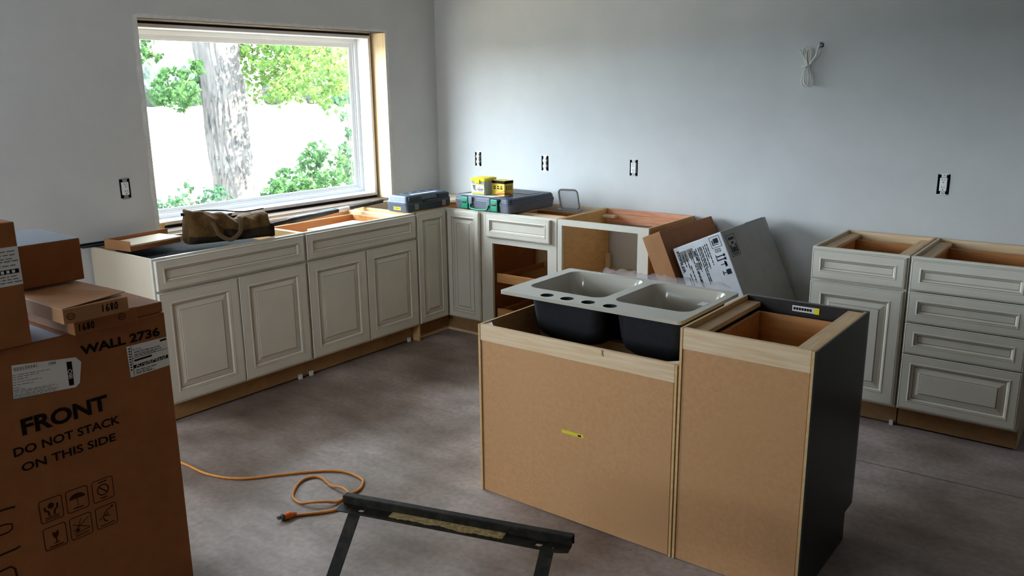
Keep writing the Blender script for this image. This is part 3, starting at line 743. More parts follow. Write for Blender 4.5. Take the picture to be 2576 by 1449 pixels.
# shipping labels
lab = MB(); ch = [(-3.915, .935), (-3.756, .917)]
pts = [(-3.922, .838), (-3.752, .822), (-3.739, .832), (-3.727, .894), (-3.741, .912), (-3.914, .934)]
lab.poly([(BX+.0006, oy(p[0]), p[1]) for p in pts]); lab.poly([(BX+.0003, oy(p[0]), p[1]) for p in pts[::-1]])
l1 = lab.build('shipping_label', 'paper', cf, label='white shipping label with clipped corners')
text('label_number', '033139341', 'ink_grey', (BX+.0006, oy(-3.911), .9165), (0, .995, -.08), U, .062, .010, l1, bold=.01)
text('label_number', '048', 'ink_grey', (BX+.0006, oy(-3.818), .9085), (0, .995, -.08), U, .020, .009, l1, bold=.01)
pp = MB(); pp.poly([(BX+.0009, oy(p[0]), p[1]) for p in ((-3.770, .832), (-3.756, .831), (-3.754, .903), (-3.769, .9045))]); pp.build('label_bar', 'ink', l1)
text('label_code', 'IBO', 'paper', (BX+.0012, oy(-3.7575), .853), (0, 0, 1), (0, -1, 0), .028, .011, l1, bold=.01)
m = MB(); rnd = random.Random(8)
for zz, ln in ((.905, .10), (.899, .07), (.892, .04), (.884, .075), (.876, .055), (.868, .02), (.862, .03), (.858, .115), (.8535, .10), (.848, .118), (.8445, .112), (.8405, .115), (.8360, .07), (.832, .05)):
    y_ = -3.915 - (.93-zz)*.05; e = y_+ln
    while y_ < e:
        l = rnd.uniform(.006, .02); m.ribbon([(BX+.0006, oy(y_), zz - (y_+3.915)*.09), (BX+.0006, oy(min(y_+l, e)), zz-(y_+l+3.915)*.09)], .0016, (1, 0, 0), th=.0004); y_ += l+.003
m.build('label_lines', 'ink_grey', l1)
lab = MB(); pts = [(-3.585, .803), (-3.4535, .808), (-3.4535, .904), (-3.588, .904)]
lab.poly([(BX+.0006, oy(p[0]), p[1]) for p in pts]); lab.poly([(BX+.0003, oy(p[0]), p[1]) for p in pts[::-1]])
l2 = lab.build('shipping_label', 'paper', cf, label='white product label with black script band')
pp = MB(); pp.poly([(BX+.0009, oy(p[0]), p[1]) for p in ((-3.572, .829), (-3.456, .834), (-3.456, .845), (-3.572, .840))]); pp.build('label_bar', 'ink', l2)
text('label_brand', 'KraftMaid', 'paper', (BX+.0010, oy(-3.566), .8312), (0, .999, .043), U, .104, .010, l2, bold=.0, shear=.3)
text('label_code', 'W2736', 'ink_grey', (BX+.0006, oy(-3.570), .885), Rr, U, .028, .007, l2)
m = MB()
for (ya, yb, zz, w) in ((-3.574, -3.5725, .855, .09), ):
    m.ribbon([(BX+.0006, oy(-3.5735), .806), (BX+.0006, oy(-3.5735), .903)], .0016, (1, 0, 0), th=.0004)
m.ribbon([(BX+.0006, oy(-3.5735), .862), (BX+.0006, oy(-3.456), .866)], .0014, (1, 0, 0), th=.0004)
for zz, ln in ((.880, .085), (.873, .09), (.868, .07), (.822, .07), (.816, .05), (.811, .06)):
    y_ = -3.566; e = y_+ln
    while y_ < e:
        l = rnd.uniform(.006, .02); m.ribbon([(BX+.0006, oy(y_), zz), (BX+.0006, oy(min(y_+l, e)), zz)], .0022, (1, 0, 0), th=.0004); y_ += l+.003
for k in range(9): m.ribbon([(BX+.0006, oy(-3.583), .895-.0085*k), (BX+.0006, oy(-3.577), .895-.0085*k)], .004, (1, 0, 0), th=.0004)
m.ribbon([(BX+.0006, oy(-3.568), .8535), (BX+.0006, oy(-3.51), .856)], .006, (1, 0, 0), th=.0004)
m.ribbon([(BX+.0006, oy(-3.478), .896), (BX+.0006, oy(-3.456), .897)], .006, (1, 0, 0), th=.0004)
m.build('label_lines', 'ink', l2)
bx('tape_glare', 'gloss_glare', (-.179, .179, -.12, .05, BH+.0002, BH+.0007), cf)  # tape over the top, its pale colour carrying the glare
tb = MB().poly([(BX+.0005, -.12, BH-.06), (BX+.0005, .05, BH-.06), (BX+.0005, .05, BH-.002), (BX+.0005, -.12, BH-.002)])

# handwriting
GL = {'1': [[(.4, 0), (.5, 1)]], '6': [[(.75, .98), (.35, .7), (.15, .3), (.3, .03), (.6, .02), (.8, .2), (.72, .42), (.45, .46), (.2, .3)]],
      '8': [[(.75, .85), (.5, 1), (.25, .85), (.35, .6), (.65, .45), (.78, .2), (.5, 0), (.22, .15), (.35, .45), (.65, .62), (.78, .85)]],
      '0': [[(.5, 1), (.2, .75), (.18, .3), (.42, 0), (.7, .15), (.82, .6), (.65, .95), (.45, 1)]]}
def handwrite(parent, s, x, ya, z, w, h, mm='ink', lw=.0035):
    m_ = MB()
    for i, c_ in enumerate(s):
        for stroke in GL[c_]: m_.ribbon([(x, ya+(i+q[0]*.9)*w/len(s), z+q[1]*h) for q in stroke], lw, (1, 0, 0))
    return m_.build('handwriting', mm, parent, label='handwritten number 1680')
def scribble(parent, x, yc, zc, r):
    m_ = MB(); c_ = [(x, yc+p[0]*1.25, zc+p[1]) for p in circ(r, 16)]; m_.ribbon(c_+[c_[0], c_[1]], .002, (1, 0, 0))
    m_.ribbon([(x, yc-r*.8, zc-r*.4), (x, yc-r*.5, zc+r*.4), (x, yc-r*.1, zc-r*.3), (x, yc+r*.2, zc+r*.4), (x, yc+r*.4, zc-r*.3), (x, yc+r*.8, zc+r*.3)], .0025, (1, 0, 0))
    m_.build('circled_mark', 'ink_brown', parent)
lo = thing('flat_carton', 'lower flat brown carton handwritten 1680 on the tall printed carton', 'carton', (1.800, -3.657, BH+.0008), (0, 0, .02), 'flat cartons on the tall carton')
bx('carton_body', 'cardboard', (-.32, .200, -.098, .093, 0, .046), lo, bevel=.002)
handwrite(lo, '1680', .2005, -.088, .012, .050, .020); scribble(lo, .2005, .045, .026, .009)
hi_ = thing('flat_carton', 'upper flat brown carton handwritten 1680 with loose lifted lid', 'carton', (1.820, -3.693, BH+.0475), (0, 0, .0), 'flat cartons on the tall carton')
bx('carton_body', 'cardboard_pale', (-.33, .210, -.096, .094, 0, .044), hi_, bevel=.002)
lidm = MB(); A = [lidm.pt(p) for p in ((-.30, -.094, .0452), (.205, -.094, .0452), (.19, .098, .056), (-.30, .094, .0452))]; lidm.face(A)
lidm.build('lid_flap', 'cardboard_pale', hi_, solid=.002)
handwrite(hi_, '1680', .2105, .012, .014, .052, .021); scribble(hi_, .2105, -.075, .021, .009)
sm = thing('flat_carton', 'small flat brown carton behind the two handwritten ones', 'carton', (1.790, -3.500, BH+.0008), (0, 0, 0), 'flat cartons on the tall carton')
bx('carton_body', 'cardboard', (-.18, .168, -.052, .046, 0, .034), sm, bevel=.003)
bc = thing('brown_carton', 'plain dark brown box resting on the upper 1680 carton', 'carton', (1.59, -3.665, BH+.1045), (0, -.0, .0))
bx('carton_body', 'cardboard', (-.17, .15, -.120, .083, .0, .132), bc, bevel=.003)
bx('tape_glare', 'gloss_glare', (-.168, .148, -.118, .081, .1322, .1328), bc, label='glossy tape and plastic on the top with pale glare in its colour')
tl_ = thing('brown_carton', 'upright brown carton with white label at the left edge', 'carton', (1.812, -4.022, BH+.0008))
bx('carton_body', 'cardboard', (-.16, .160, -.165, .167, 0, .345), tl_, bevel=.004)
lab = bx('shipping_label', 'paper', (.1602, .1608, .02, .166, .172, .278), tl_, label='white label wrapping the edge')
pp = MB().box(.1609, .1612, .02, .160, .205, .217); pp.build('label_bar', 'ink', lab)
m = MB()
for zz in (.265, .255, .245, .238, .226, .196, .188, .180):
    y_ = .025
    while y_ < .15:
        l = rnd.uniform(.006, .02); m.box(.1609, .1612, y_, y_+l, zz, zz+.003); y_ += l+.004
m.build('label_lines', 'ink_grey', lab)
m = MB(); 
for k in range(9): m.box(.1613, .1615, .03+.014*k, .038+.014*k, .207, .215)
m.build('label_brand', 'paper', lab)

# ------------------------------------------------------------------ steel work stand in the foreground
ss = thing('work_stand', 'black steel work stand with dusty slotted top bar in the foreground', 'stand', (2.671, -3.399, 0), (0, 0, math.radians(16.9)))
SL = .695; ZS = .50
outer = [(0, .010), (.004, 0), (SL-.03, 0), (SL, .010), (SL, .044), (0, .044)]
hx = [[(cx-.010, cy-.006), (cx+.006, cy-.009), (cx+.012, cy), (cx+.008, cy+.008), (cx-.006, cy+.008)] for cx, cy in ((.072, .020), (SL-.085, .020))]
hx += [circ(.004, 10, .036, .018), circ(.004, 10, SL-.045, .018)]
slots = [[(.055, .040), (.155, .040), (.155, .0425), (.055, .0425)], [(.52, .040), (.625, .040), (.625, .0425), (.52, .0425)]]
v, f = holed(outer, hx+slots)
pm = MB(); pm.v = [(p[0], p[1], ZS-.003) for p in v]; pm.f = f; pm.m = [0]*len(f); pm.build('top_plate', 'steel_black', ss, solid=.003)
ch = MB(); ch.box(0.0, SL, .044, .047, ZS-.004, ZS+.020); ch.box(0.0, SL, .0470, .068, ZS+.017, ZS+.020); ch.box(0.0, SL, .0655, .068, ZS-.010, ZS+.017)
ch.build('rear_channel', 'steel_black', ss, bevel=.001, seg=1)
dm = MB(); rnd = random.Random(9); A = []; B = []; n = 46
for i in range(n+1):
    x_ = .165+.345*i/n; A.append(dm.pt((x_, .0435, ZS-.0018))); B.append(dm.pt((x_, .012+.010*noise.noise(Vector((x_*14, 3, 0)))+rnd.uniform(-.002, .002)+.010*max(0, .25-x_)*4, ZS-.0022)))
for i in range(n): dm.face((A[i], B[i], B[i+1], A[i+1]))
dm.build('sawdust', 'sawdust', ss, label='layer of pale sawdust on the bar')
for xl in (.055, SL-.060):
    s = MB(); w2 = .019
    top = Vector((xl, .020, ZS-.006)); bot = Vector((xl-.01, .020-.455, .012))
    s.box(0, 0, 0, 0, 0, 0); s.v = []; s.f = []; s.m = []
    pr = [(-w2, 0), (w2, 0), (w2, .003), (-w2+.003, .003), (-w2+.003, .020), (-w2, .020)]
    s.loft([[(top.x+q[0], top.y+q[1]*.7, top.z-q[1]*.7) for q in pr], [(bot.x+q[0], bot.y+q[1]*.7, bot.z-q[1]*.7+.012) for q in pr]], cap0=True, cap1=True)
    s.build('leg', 'steel_black', ss)
    bx('foot_rail', 'steel_black', (xl-.030, xl+.010, -.47, .16, 0, .012), ss)
bx('spreader', 'steel_black', (.050, SL-.060, -.375, -.350, .085, .088), ss)

# ------------------------------------------------------------------ extension cord
P = [(0.70, -3.05), (.88, -2.985), (1.042, -2.938), (1.232, -2.934), (1.388, -2.877), (1.501, -2.751), (1.602, -2.633), (1.68, -2.57), (1.749, -2.550), (1.83, -2.558), (1.870, -2.590), (1.896, -2.640), (1.892, -2.700),
     (1.905, -2.760), (1.883, -2.800), (1.840, -2.835), (1.789, -2.856), (1.735, -2.850), (1.696, -2.824), (1.648, -2.765), (1.628, -2.715), (1.640, -2.672), (1.675, -2.655), (1.720, -2.665), (1.775, -2.680), (1.835, -2.678), (1.89, -2.69), (1.935, -2.725), (1.955, -2.775),
     (1.945, -2.820), (1.915, -2.862), (1.880, -2.905), (1.848, -2.940)]
def cat_rom(P, n=6):
    out = []
    for i in range(len(P)-1):
        p0, p1, p2, p3 = [Vector(P[max(0, min(len(P)-1, k))]) for k in (i-1, i, i+1, i+2)]
        for j in range(n):
            t = j/n; out.append(.5*((2*p1)+(p2-p0)*t+(2*p0-5*p1+4*p2-p3)*t*t+(3*p1-p0-3*p2+p3)*t**3))
    return out+[Vector(P[-1])]
cd = thing('extension_cord', 'orange extension cord looped on the concrete floor with grey plug', 'cord', (1.848, -2.940, 0))
pts = cat_rom([(p[0]-1.848, p[1]+2.940, .0065 + (.011 if i in (14, 15, 25, 26, 27) else 0)) for i, p in enumerate(P)])
MB().tube(pts, .0060, 8).build('cable', 'cord_orange', cd, smooth=True)
dr = (Vector((-.014, -.055, 0))).normalized()
ang = math.atan2(dr.y, dr.x)
pg = MB(); pg.X = Matrix.Translation((0, 0, .014)) @ Matrix.Rotation(ang, 4, 'Z')
pg.tube([(-.012, 0, -.006), (0, 0, -.002), (.018, 0, 0), (.026, 0, 0), (.040, 0, 0)], [.0065, .009, .015, .013, .014], 12)
pg.build('plug_body', 'plug_orange', cd, smooth=True)
pg = MB(); pg.X = Matrix.Translation((0, 0, .0145)) @ Matrix.Rotation(ang, 4, 'Z'); pg.tube([(.040, 0, 0), (.043, 0, 0), (.050, 0, 0), (.052, 0, 0)], [.012, .0145, .0145, .012], 14)
pg.build('plug_face', 'plug_grey', cd)
for yy in (-.006, .006):
    pg = MB(); pg.X = Matrix.Translation((0, 0, .0145)) @ Matrix.Rotation(ang, 4, 'Z'); pg.box(.052, .068, yy-.001, yy+.001, -.003, .003); pg.build('prong', 'zinc', cd)
pg = MB(); pg.X = Matrix.Translation((0, 0, .0225)) @ Matrix.Rotation(ang, 4, 'Z'); pg.tube([(.052, 0, 0), (.070, 0, 0)], .0025, 8); pg.build('prong', 'zinc', cd)

# ------------------------------------------------------------------ things on the cabinets
# canvas tool bag
bag = thing('canvas_bag', 'olive brown canvas tool bag with looped handles on the end cabinet', 'bag', (.440, -2.195, .8785), (0, 0, math.radians(73)))
# local x along the bag, y depth (front -y), z up
bm_ = MB(); NX, NA = 44, 40
BL, BD = .445, .225
def bag_prof(u, k):
    a = 2*PI*k/NA
    h = .150 + .012*math.sin(u*5+1) + .030*max(0, .22-u)*3 - .030*math.exp(-((u-.62)/.12)**2)*.8 - .012*(u > .5)*(u-.5)*2
    ends = 1-.35*max(0, (abs(u-.5)-.44)/.06)**2
    cx_, sz = math.cos(a), math.sin(a)
    ex = .55
    yy = BD/2*ends*math.copysign(abs(cx_)**ex, cx_); zz = h/2*(1+math.copysign(abs(sz)**(.75 if sz > 0 else .4), sz))
    topn = zz/h
    yy *= (1-.42*topn**2)
    n_ = noise.noise(Vector((u*9, a*1.3, 2.0)))*.012 + noise.noise(Vector((u*22+yy*30, topn*6, 7)))*.005
    n_ += .008*math.sin((u*26)+topn*9)*topn*(1-abs(2*u-1)**4)
    yy += n_*math.copysign(1, cx_)*(.3+topn); zz = max(.0, zz + n_*.6*topn)
    return (BL*(u-.5)*(1-.04*topn), yy, zz)
loops = [[bag_prof(i/NX, k) for k in range(NA)] for i in range(NX+1)]
bm_.loft(loops, 0, True, True)
for q in range(len(bm_.f)):
    zc = sum(bm_.v[i][2] for i in bm_.f[q])/len(bm_.f[q])
    if zc < .058: bm_.m[q] = 1
bm_.build('bag_body', ['canvas', 'canvas_dark'], bag, smooth=True)
def strap(side, xa, xb, drop, h0):
    pts = [(xa, side*(.075), .128), (xa, side*.098, .112), (xa+.008, side*.122, .080), (xa+.020, side*.131, .050)]
    pts += [((xa+xb)/2, side*.136, drop)]
    pts += [(xb-.020, side*.131, .050), (xb-.008, side*.122, .085), (xb, side*.098, .112), (xb, side*.075, .128)]
    return MB().tube(cat_rom(pts, 6), .012, 8, flat=.22, upv=(0, side*1.0, .25)).build('handle', 'strap', bag, smooth=True)
strap(-1, -.100, .045, .020, 0); strap(1, -.100, .045, .03, 0)
MB().tube(cat_rom([(-.218, 0, .155), (-.16, 0, .168), (-.05, 0, .163), (.09, 0, .143), (.208, 0, .150)], 6), .004, 6).build('zipper', 'black_rubber', bag, smooth=True)
bx('zipper_pull', 'black_rubber', (-.235, -.221, -.012, .0, .150, .166), bag); bx('side_pocket', 'canvas_dark', (.200, .234, -.09, .08, 0, .075), bag, bevel=.012, seg=3)

# added black sheet giving the open top of the end cabinet its shade
ps = MB(); NA_, NB_ = 26, 16
rows = [[ps.pt((.045+.52*j/NB_, -2.722+.74*i/NA_, .842 + .004*noise.noise(Vector((i*.5, j*.6, 1))))) for j in range(NB_+1)] for i in range(NA_+1)]
for i in range(NA_):
    for j in range(NB_): ps.face((rows[i][j], rows[i][j+1], rows[i+1][j+1], rows[i+1][j]))
tag(ps.build('opening_shade_sheet', 'opening_shade', smooth=True, solid=.001), 'added black sheet standing in for shade in the open top of the end cabinet', 'sheet')
# open cardboard tray with a pale panel
tr = thing('cardboard_tray', 'open cardboard channel holding a pale panel at the left end of the run', 'tray', (.205, -2.445, .8775), (0, 0, math.radians(98)))
m = MB(); m.box(-.265, .04, -.095, .105, 0, .003); m.box(-.265, .12, .102, .105, .003, .048); m.box(-.265, .04, -.098, -.095, .0, .024)
m.build('tray_body', 'cardboard', tr)
m = MB(); m.box(-.268, -.265, -.10, .105, 0, .052); m.build('end_flap', 'cardboard_pale', tr)
bx('panel', 'cream_laminate', (-.262, .058, -.090, .095, .018, .030), tr); bx('panel_packing', 'cardboard', (-.25, .05, -.08, .09, .003, .018), tr)
bs = thing('black_strip', 'short black moulding strip on the wall edge at the far left', 'strip', (.030, -2.68, .8775))
m = MB(); m.box(-.016, .016, -.115, .16, 0, .006); m.box(-.016, -.010, -.115, .16, .006, .020); m.build('strip_body', 'black_rubber', bs, bevel=.001)
bx('strip_lip', 'case_blue', (-.0095, .014, -.112, .158, .0062, .0090), bs)

# bundled black tubes along the window
def tubes(name, label, pa, pb, r, offs):
    t = thing(name, label, 'tube', pa)
    d = Vector(pb)-Vector(pa)
    MB().tube([(0, 0, 0), d*.5, d], r, 10).build('tube_body', 'black_rubber', t, smooth=True)
    return t, d
t1, d1 = tubes('black_tube', 'long black tube wrapped with white tape beside the window sill', (.315, -1.83, .8935), (.085, -.70, .8935), .0135, 0)
for q0, q1, mm, nm in ((.56, .66, 'white_tape', 'tape_wrap'),):
    MB().tube([d1*q0, d1*((q0+q1)/2), d1*q1], [.0150, .0162, .0150], 12).build(nm, mm, t1, smooth=True)
MB().tube([d1*.14, d1*.20, d1*.30, d1*.52], [.016, .021, .020, .0145], 10).build('sleeve', 'black_rubber', t1, smooth=True)
t2, d2 = tubes('black_tube', 'thinner black tube with blue tape nearest the window', (.245, -1.82, .8895), (.035, -.76, .8895), .010, 0)
MB().tube([d2*.46, d2*.5, d2*.60], [.0112, .0122, .0112], 12).build('tape_wrap', 'blue_tape', t2, smooth=True)

# white box in the open drawer
wb = thing('white_box', 'flat white paper box lying in the open drawer under the window', 'box', (.395, -1.335, .7715), (0, 0, math.radians(4)))
bx('box_body', 'paper', (-.115, .115, -.20, .20, 0, .058), wb, bevel=.002)
m = MB(); rnd = random.Random(3)
for k in range(7): m.box(-.10+.005*k, -.095+.005*k, -.10+.035*k, -.085+.035*k, .0582, .0586)
m.build('print_marks', 'ink_navy', wb); bx('lid_seam', 'ink_grey', (.1152, .1156, -.198, .198, .028, .030), wb)

# dark blue tool case
k1 = thing('tool_case', 'dark blue plastic tool case with yellow label on the corner cabinet', 'case', (.490, -.742, .8775), (0, 0, math.radians(90-1)), 'plastic tool cases')
# local x along +y world, local -y towards +x world (front, handle side)
def cs(L0, L1, D0, D1, za, zb, r=.012): return rrect(L1-L0, D1-D0, r, 3, (L0+L1)/2, (D0+D1)/2)
def shell(z_list, L, Dp, name, mm, par, bev=.0):
    loops = [[(p[0], p[1], z) for p in rrect(L-2*i, Dp-2*i, r, 4)] for z, i, r in z_list]
    return MB().loft(loops, 0, True, True).build(name, mm, par)
shell([(0, .006, .02), (.004, 0, .02), (.046, -.001, .02), (.050, -.004, .02), (.057, -.004, .02)], .415, .190, 'case_base', 'case_blue', k1)
shell([(.0575, -.004, .02), (.064, -.004, .02), (.068, .001, .02), (.100, .008, .02), (.106, .014, .02)], .415, .190, 'case_lid', 'case_blue', k1)
m = MB(); m.box(-.20, .20, -.0990, -.0952, .006, .050); m.box(-.19, -.075, -.0985, -.088, .062, .098); m.box(.085, .19, -.0985, -.088, .062, .098); m.box(-.075, .085, -.0965, -.088, .062, .076)
m.build('front_ribs', 'case_dark', k1, bevel=.003)
for xx in (-.125, .135): bx('latch', 'grey_plastic', (xx-.018, xx+.018, -.1030, -.0992, .014, .052), k1, bevel=.002)
MB().tube(cat_rom([(-.06, -.096, .06), (-.055, -.106, .063), (0.005, -.108, .064), (.065, -.106, .063), (.07, -.096, .06)], 5), .006, 8).build('handle', 'case_dark', k1, smooth=True)
lb = bx('brand_label', 'yellow', (-.2092, -.2078, -.035, .030, .014, .034), k1, label='small yellow label')
m = MB()
for k in range(4): m.box(-.2096, -.2093, -.022+.012*k, -.013+.012*k, .022, .028)
m.build('label_print', 'ink', lb)
for k in range(5): bx('lid_slot', 'black_rubber', (-.175+.08*k, -.135+.08*k, .045, .058, .1055, .1075), k1)
bx('lid_sticker', 'white_card', (-.11, .13, -.045, -.02, .1062, .1067), k1)

# grey case with green latches
k2 = thing('tool_case', 'grey plastic tool case with green latches and green handle', 'case', (.938, -.375, .8775), (0, 0, math.radians(-3.5)), 'plastic tool cases')
LW, LD = .500, .470
shell([(0, .010, .03), (.005, .003, .03), (.046, 0, .03), (.050, -.002, .03), (.056, -.002, .03)], LW, LD, 'case_base', 'case_grey', k2)
shell([(.0565, -.002, .03), (.062, -.002, .03), (.066, .001, .03), (.072, .002, .03), (.074, .004, .03), (.088, .006, .03), (.096, .014, .03)], LW, LD, 'case_lid', 'case_lid', k2)
yf = -LD/2
for xx in (-.142, .122):
    lt = bx('latch', 'green_plastic', (xx-.030, xx+.030, yf-.014, yf-.0025, .008, .086), k2, bevel=.004)
    bx('latch_slot', 'outlet_dark', (xx-.020, xx+.020, yf-.0150, yf-.0138, .045, .055), lt); bx('latch_catch', 'case_grey', (xx-.018, xx+.018, yf-.0165, yf-.0138, .054, .064), lt)
    for k in range(4): bx('grip_rib', 'green_plastic', (xx-.022, xx+.022, yf-.0155, yf-.0138, .013+.007*k, .016+.007*k), lt)
    bx('latch_groove', 'outlet_dark', (xx-.040, xx+.040, yf-.0026, yf+.004, .006, .090), k2)
MB().tube(cat_rom([(-.085, yf-.003, .052), (-.088, yf-.012, .030), (-.078, yf-.017, .014), (-.03, yf-.020, .010), (.02, yf-.020, .010), (.062, yf-.017, .014), (.072, yf-.012, .030), (.069, yf-.003, .052)], 5), [.010]*36, 8, flat=.6).build('handle', 'green_plastic', k2, smooth=True)
for xx in (-.088, .072): bx('handle_bracket', 'case_grey', (xx-.020, xx+.014, yf-.012, yf-.0022, .040, .090), k2, bevel=.004)
bx('lid_rib', 'case_dark', (-.10, .19, .02, .15, .0955, .0985), k2, bevel=.002)
# paper sheet, tub and box on the grey case
zc = .8775+.0968
pa_ = MB().prism([(.735, -.588, zc), (1.02, -.606, zc), (1.07, -.50, zc), (.80, -.46, zc)], .0010)
tag(pa_.build('paper_sheet', 'paper'), 'white paper sheet under the tub on the grey tool case', 'paper')
tb = thing('plastic_tub', 'square translucent plastic tub with yellow lid and picture label', 'tub', (.862, -.508, zc+.0018), (0, 0, math.radians(8)))
loops = [[(p[0], p[1], z) for p in rrect(.112+i, .140+i, .012, 3)] for z, i in ((0, -.004), (.003, 0), (.095, .006))]
MB().loft(loops, 0, True, True).build('tub_body', 'tub_plastic', tb)
loops = [[(p[0], p[1], z) for p in rrect(.124+i, .152+i, .014, 3)] for z, i in ((.092, 0), (.106, .002), (.109, -.004), (.1095, -.02), (.112, -.024))]
MB().loft(loops, 0, True, True).build('lid', 'yellow', tb); bx('lid_tab', 'yellow', (-.018, .018, -.081, -.0755, .078, .104), tb, bevel=.002)
lb = bx('label', 'paper', (-.046, .050, -.0738, -.0726, .010, .072), tb)
m = MB(); m.prism([(-.040, -.0745, .068), (-.016, -.0745, .066), (-.020, -.0745, .062)], -.001); m.poly([(-.040, -.0741, .066), (-.034, -.0741, .040), (-.014, -.0741, .026), (-.012, -.0741, .030), (-.018, -.0741, .044), (-.016, -.0741, .064)])
m.box(.002, .022, -.0743, -.0739, .050, .053); m.box(-.004, .044, -.0743, -.0739, .036, .043); m.box(.006, .040, -.0743, -.0739, .028, .033)
m.build('label_print', 'ink_grey', lb); bx('label_band', 'yellow_print', (-.044, .048, -.0744, -.0739, .011, .020), lb); bx('label_stripe', 'yellow', (.0, .049, -.0744, -.0739, .066, .071), lb)
yb = thing('yellow_box', 'small yellow and black cardboard box beside the tub', 'box', (1.002, -.480, zc+.0018), (0, 0, math.radians(-6)))
bx('box_body', 'yellow_print', (-.058, .058, -.042, .042, 0, .098), yb, bevel=.0015)
bx('black_band', 'ink', (-.0584, .0584, -.0424, .0424, .078, .0975), yb, label='black printed band')
m = MB()
for k, zz in enumerate((.018, .030)):
    m.poly([(-.05+.02, -.0425, 0.002), (.0582, -.0425, zz), (.0582, -.0425, zz+.005), (-.05+.008, -.0425, 0.002)]); m.poly([(.0585, -.042, zz), (.0585, .03, .002), (.0585, .042, .002), (.0585, -.042, zz+.005)])
m.build('chevron_print', 'red_print', yb)
m = MB(); m.poly([(-.02, -.0426, .002), (.0582, -.0426, .012), (.0582, -.0426, .017), (-.034, -.0426, .002)]); m.poly([(.0586, -.042, .012), (.0586, .02, .002), (.0586, .03, .002), (.0586, -.042, .017)])
for xx in (-.03, .0, .03): m.box(xx-.008, xx+.008, -.0427, -.0421, .055, .062); m.box(xx-.010, xx+.010, -.0427, -.0421, .042, .050)
for yy in (-.02, 0, .02): m.box(.0583, .0588, yy-.003, yy+.003, .035, .065)
m.build('box_print', 'ink_brown', yb)

# translucent guard
gd = thing('plastic_guard', 'translucent grey plastic guard standing on the cabinet beside the grey case', 'guard', (1.395, -.262, .8775), (0, 0, math.radians(14)))
lp = rrect(.130, .125, .022, 5, 0, .072)
MB().tube([(p[0]+.02*(p[1]/.13)*-1, 0, p[1]) for p in lp], .006, 8, closed=True).build('rim', 'grey_plastic', gd, smooth=True)
m = MB(); A = [(p[0]*.93-.02*(p[1]/.13), 0, .072+(p[1]-.072)*.93) for p in lp]; m.poly(A); m.build('shield', 'guard_plastic', gd, solid=.003)
bx('foot', 'grey_plastic', (-.085, .075, -.035, .03, 0, .008), gd, bevel=.003)

# ------------------------------------------------------------------ wall outlets (no cover plates yet)
LBL = {0.397: 'bare duplex outlet nearest the corner on the back wall', 1.006: 'bare duplex outlet on the back wall above the grey tool case', 1.713: 'bare rectangular outlet above the open-front cabinet',
       3.544: 'bare rectangular outlet above the right-hand drawers', -2.507: 'bare rectangular outlet left of the window'}
def outlet(key, loc, rotz, kind):
    # local: x right, y into the wall (+), z up ; centre at origin
    t = thing('wall_outlet', LBL[key], 'outlet', loc, (0, 0, rotz), 'uncovered wall outlets')
    b = MB()
    b.box(-.0295, .0295, .045, .047, -.0515, .0515); b.box(-.0295, -.0275, .004, .045, -.0515, .0515); b.box(.0275, .0295, .004, .045, -.0515, .0515)
    b.box(-.0275, .0275, .004, .045, -.0515, -.0495); b.box(-.0275, .0275, .004, .045, .0495, .0515)
    b.build('outlet_box', 'outlet_dark', t)
    for s_ in (1, -1):
        br_ = MB(); br_.box(-.012, .012, -.002, .0, s_*.036 if s_ > 0 else -.056, .056 if s_ > 0 else -.036); br_.box(-.020, .020, -.0025, -.0005, .050 if s_ > 0 else -.057, .057 if s_ > 0 else -.050)
        st_ = br_.build('mounting_strap', 'zinc', t)
        pr = MB().loft([[(p[0], -.002, s_*.046+p[1]) for p in circ(.004, 10)], [(p[0], -.0045, s_*.046+p[1]) for p in circ(.003, 10)]], cap1=True); pr.build('screw', 'steel_bright', st_)
    if kind == 'decora':
        bx('receptacle', 'outlet_white', (-.0175, .0175, -.007, .012, -.0345, .0345), t, bevel=.002)
        cs_ = (.019, -.019)
    else:
        for s_ in (.0195, -.0195):
            lp_ = [(p[0]*.95, p[1]) for p in circ(.0165, 18)]
            MB().loft([[(p[0], .012, s_+p[1]) for p in lp_], [(p[0], -.006, s_+p[1]) for p in lp_], [(p[0]*.92, -.0075, s_+p[1]*.92) for p in lp_]], cap1=True).build('receptacle', 'outlet_white', t)
        bx('receptacle_bridge', 'outlet_white', (-.010, .010, -.0045, .012, -.006, .006), t)
        cs_ = (.0195, -.0195)
    for c_ in cs_:
        fy = -.0082
        m_ = MB(); m_.box(-.0065, -.0045, fy, fy+.0014, c_+.001, c_+.009); m_.box(.0045, .0065, fy, fy+.0014, c_+.002, c_+.008)
        m_.box(-.0022, .0022, fy, fy+.0014, c_-.010, c_-.0055); m_.build('slots', 'outlet_dark', t)
    return t
for x, z, k in OUT_B: outlet(x, (x, 0, z), 0, k)
for y, z, k in OUT_L: outlet(y, (0, y, z), PI/2, k)

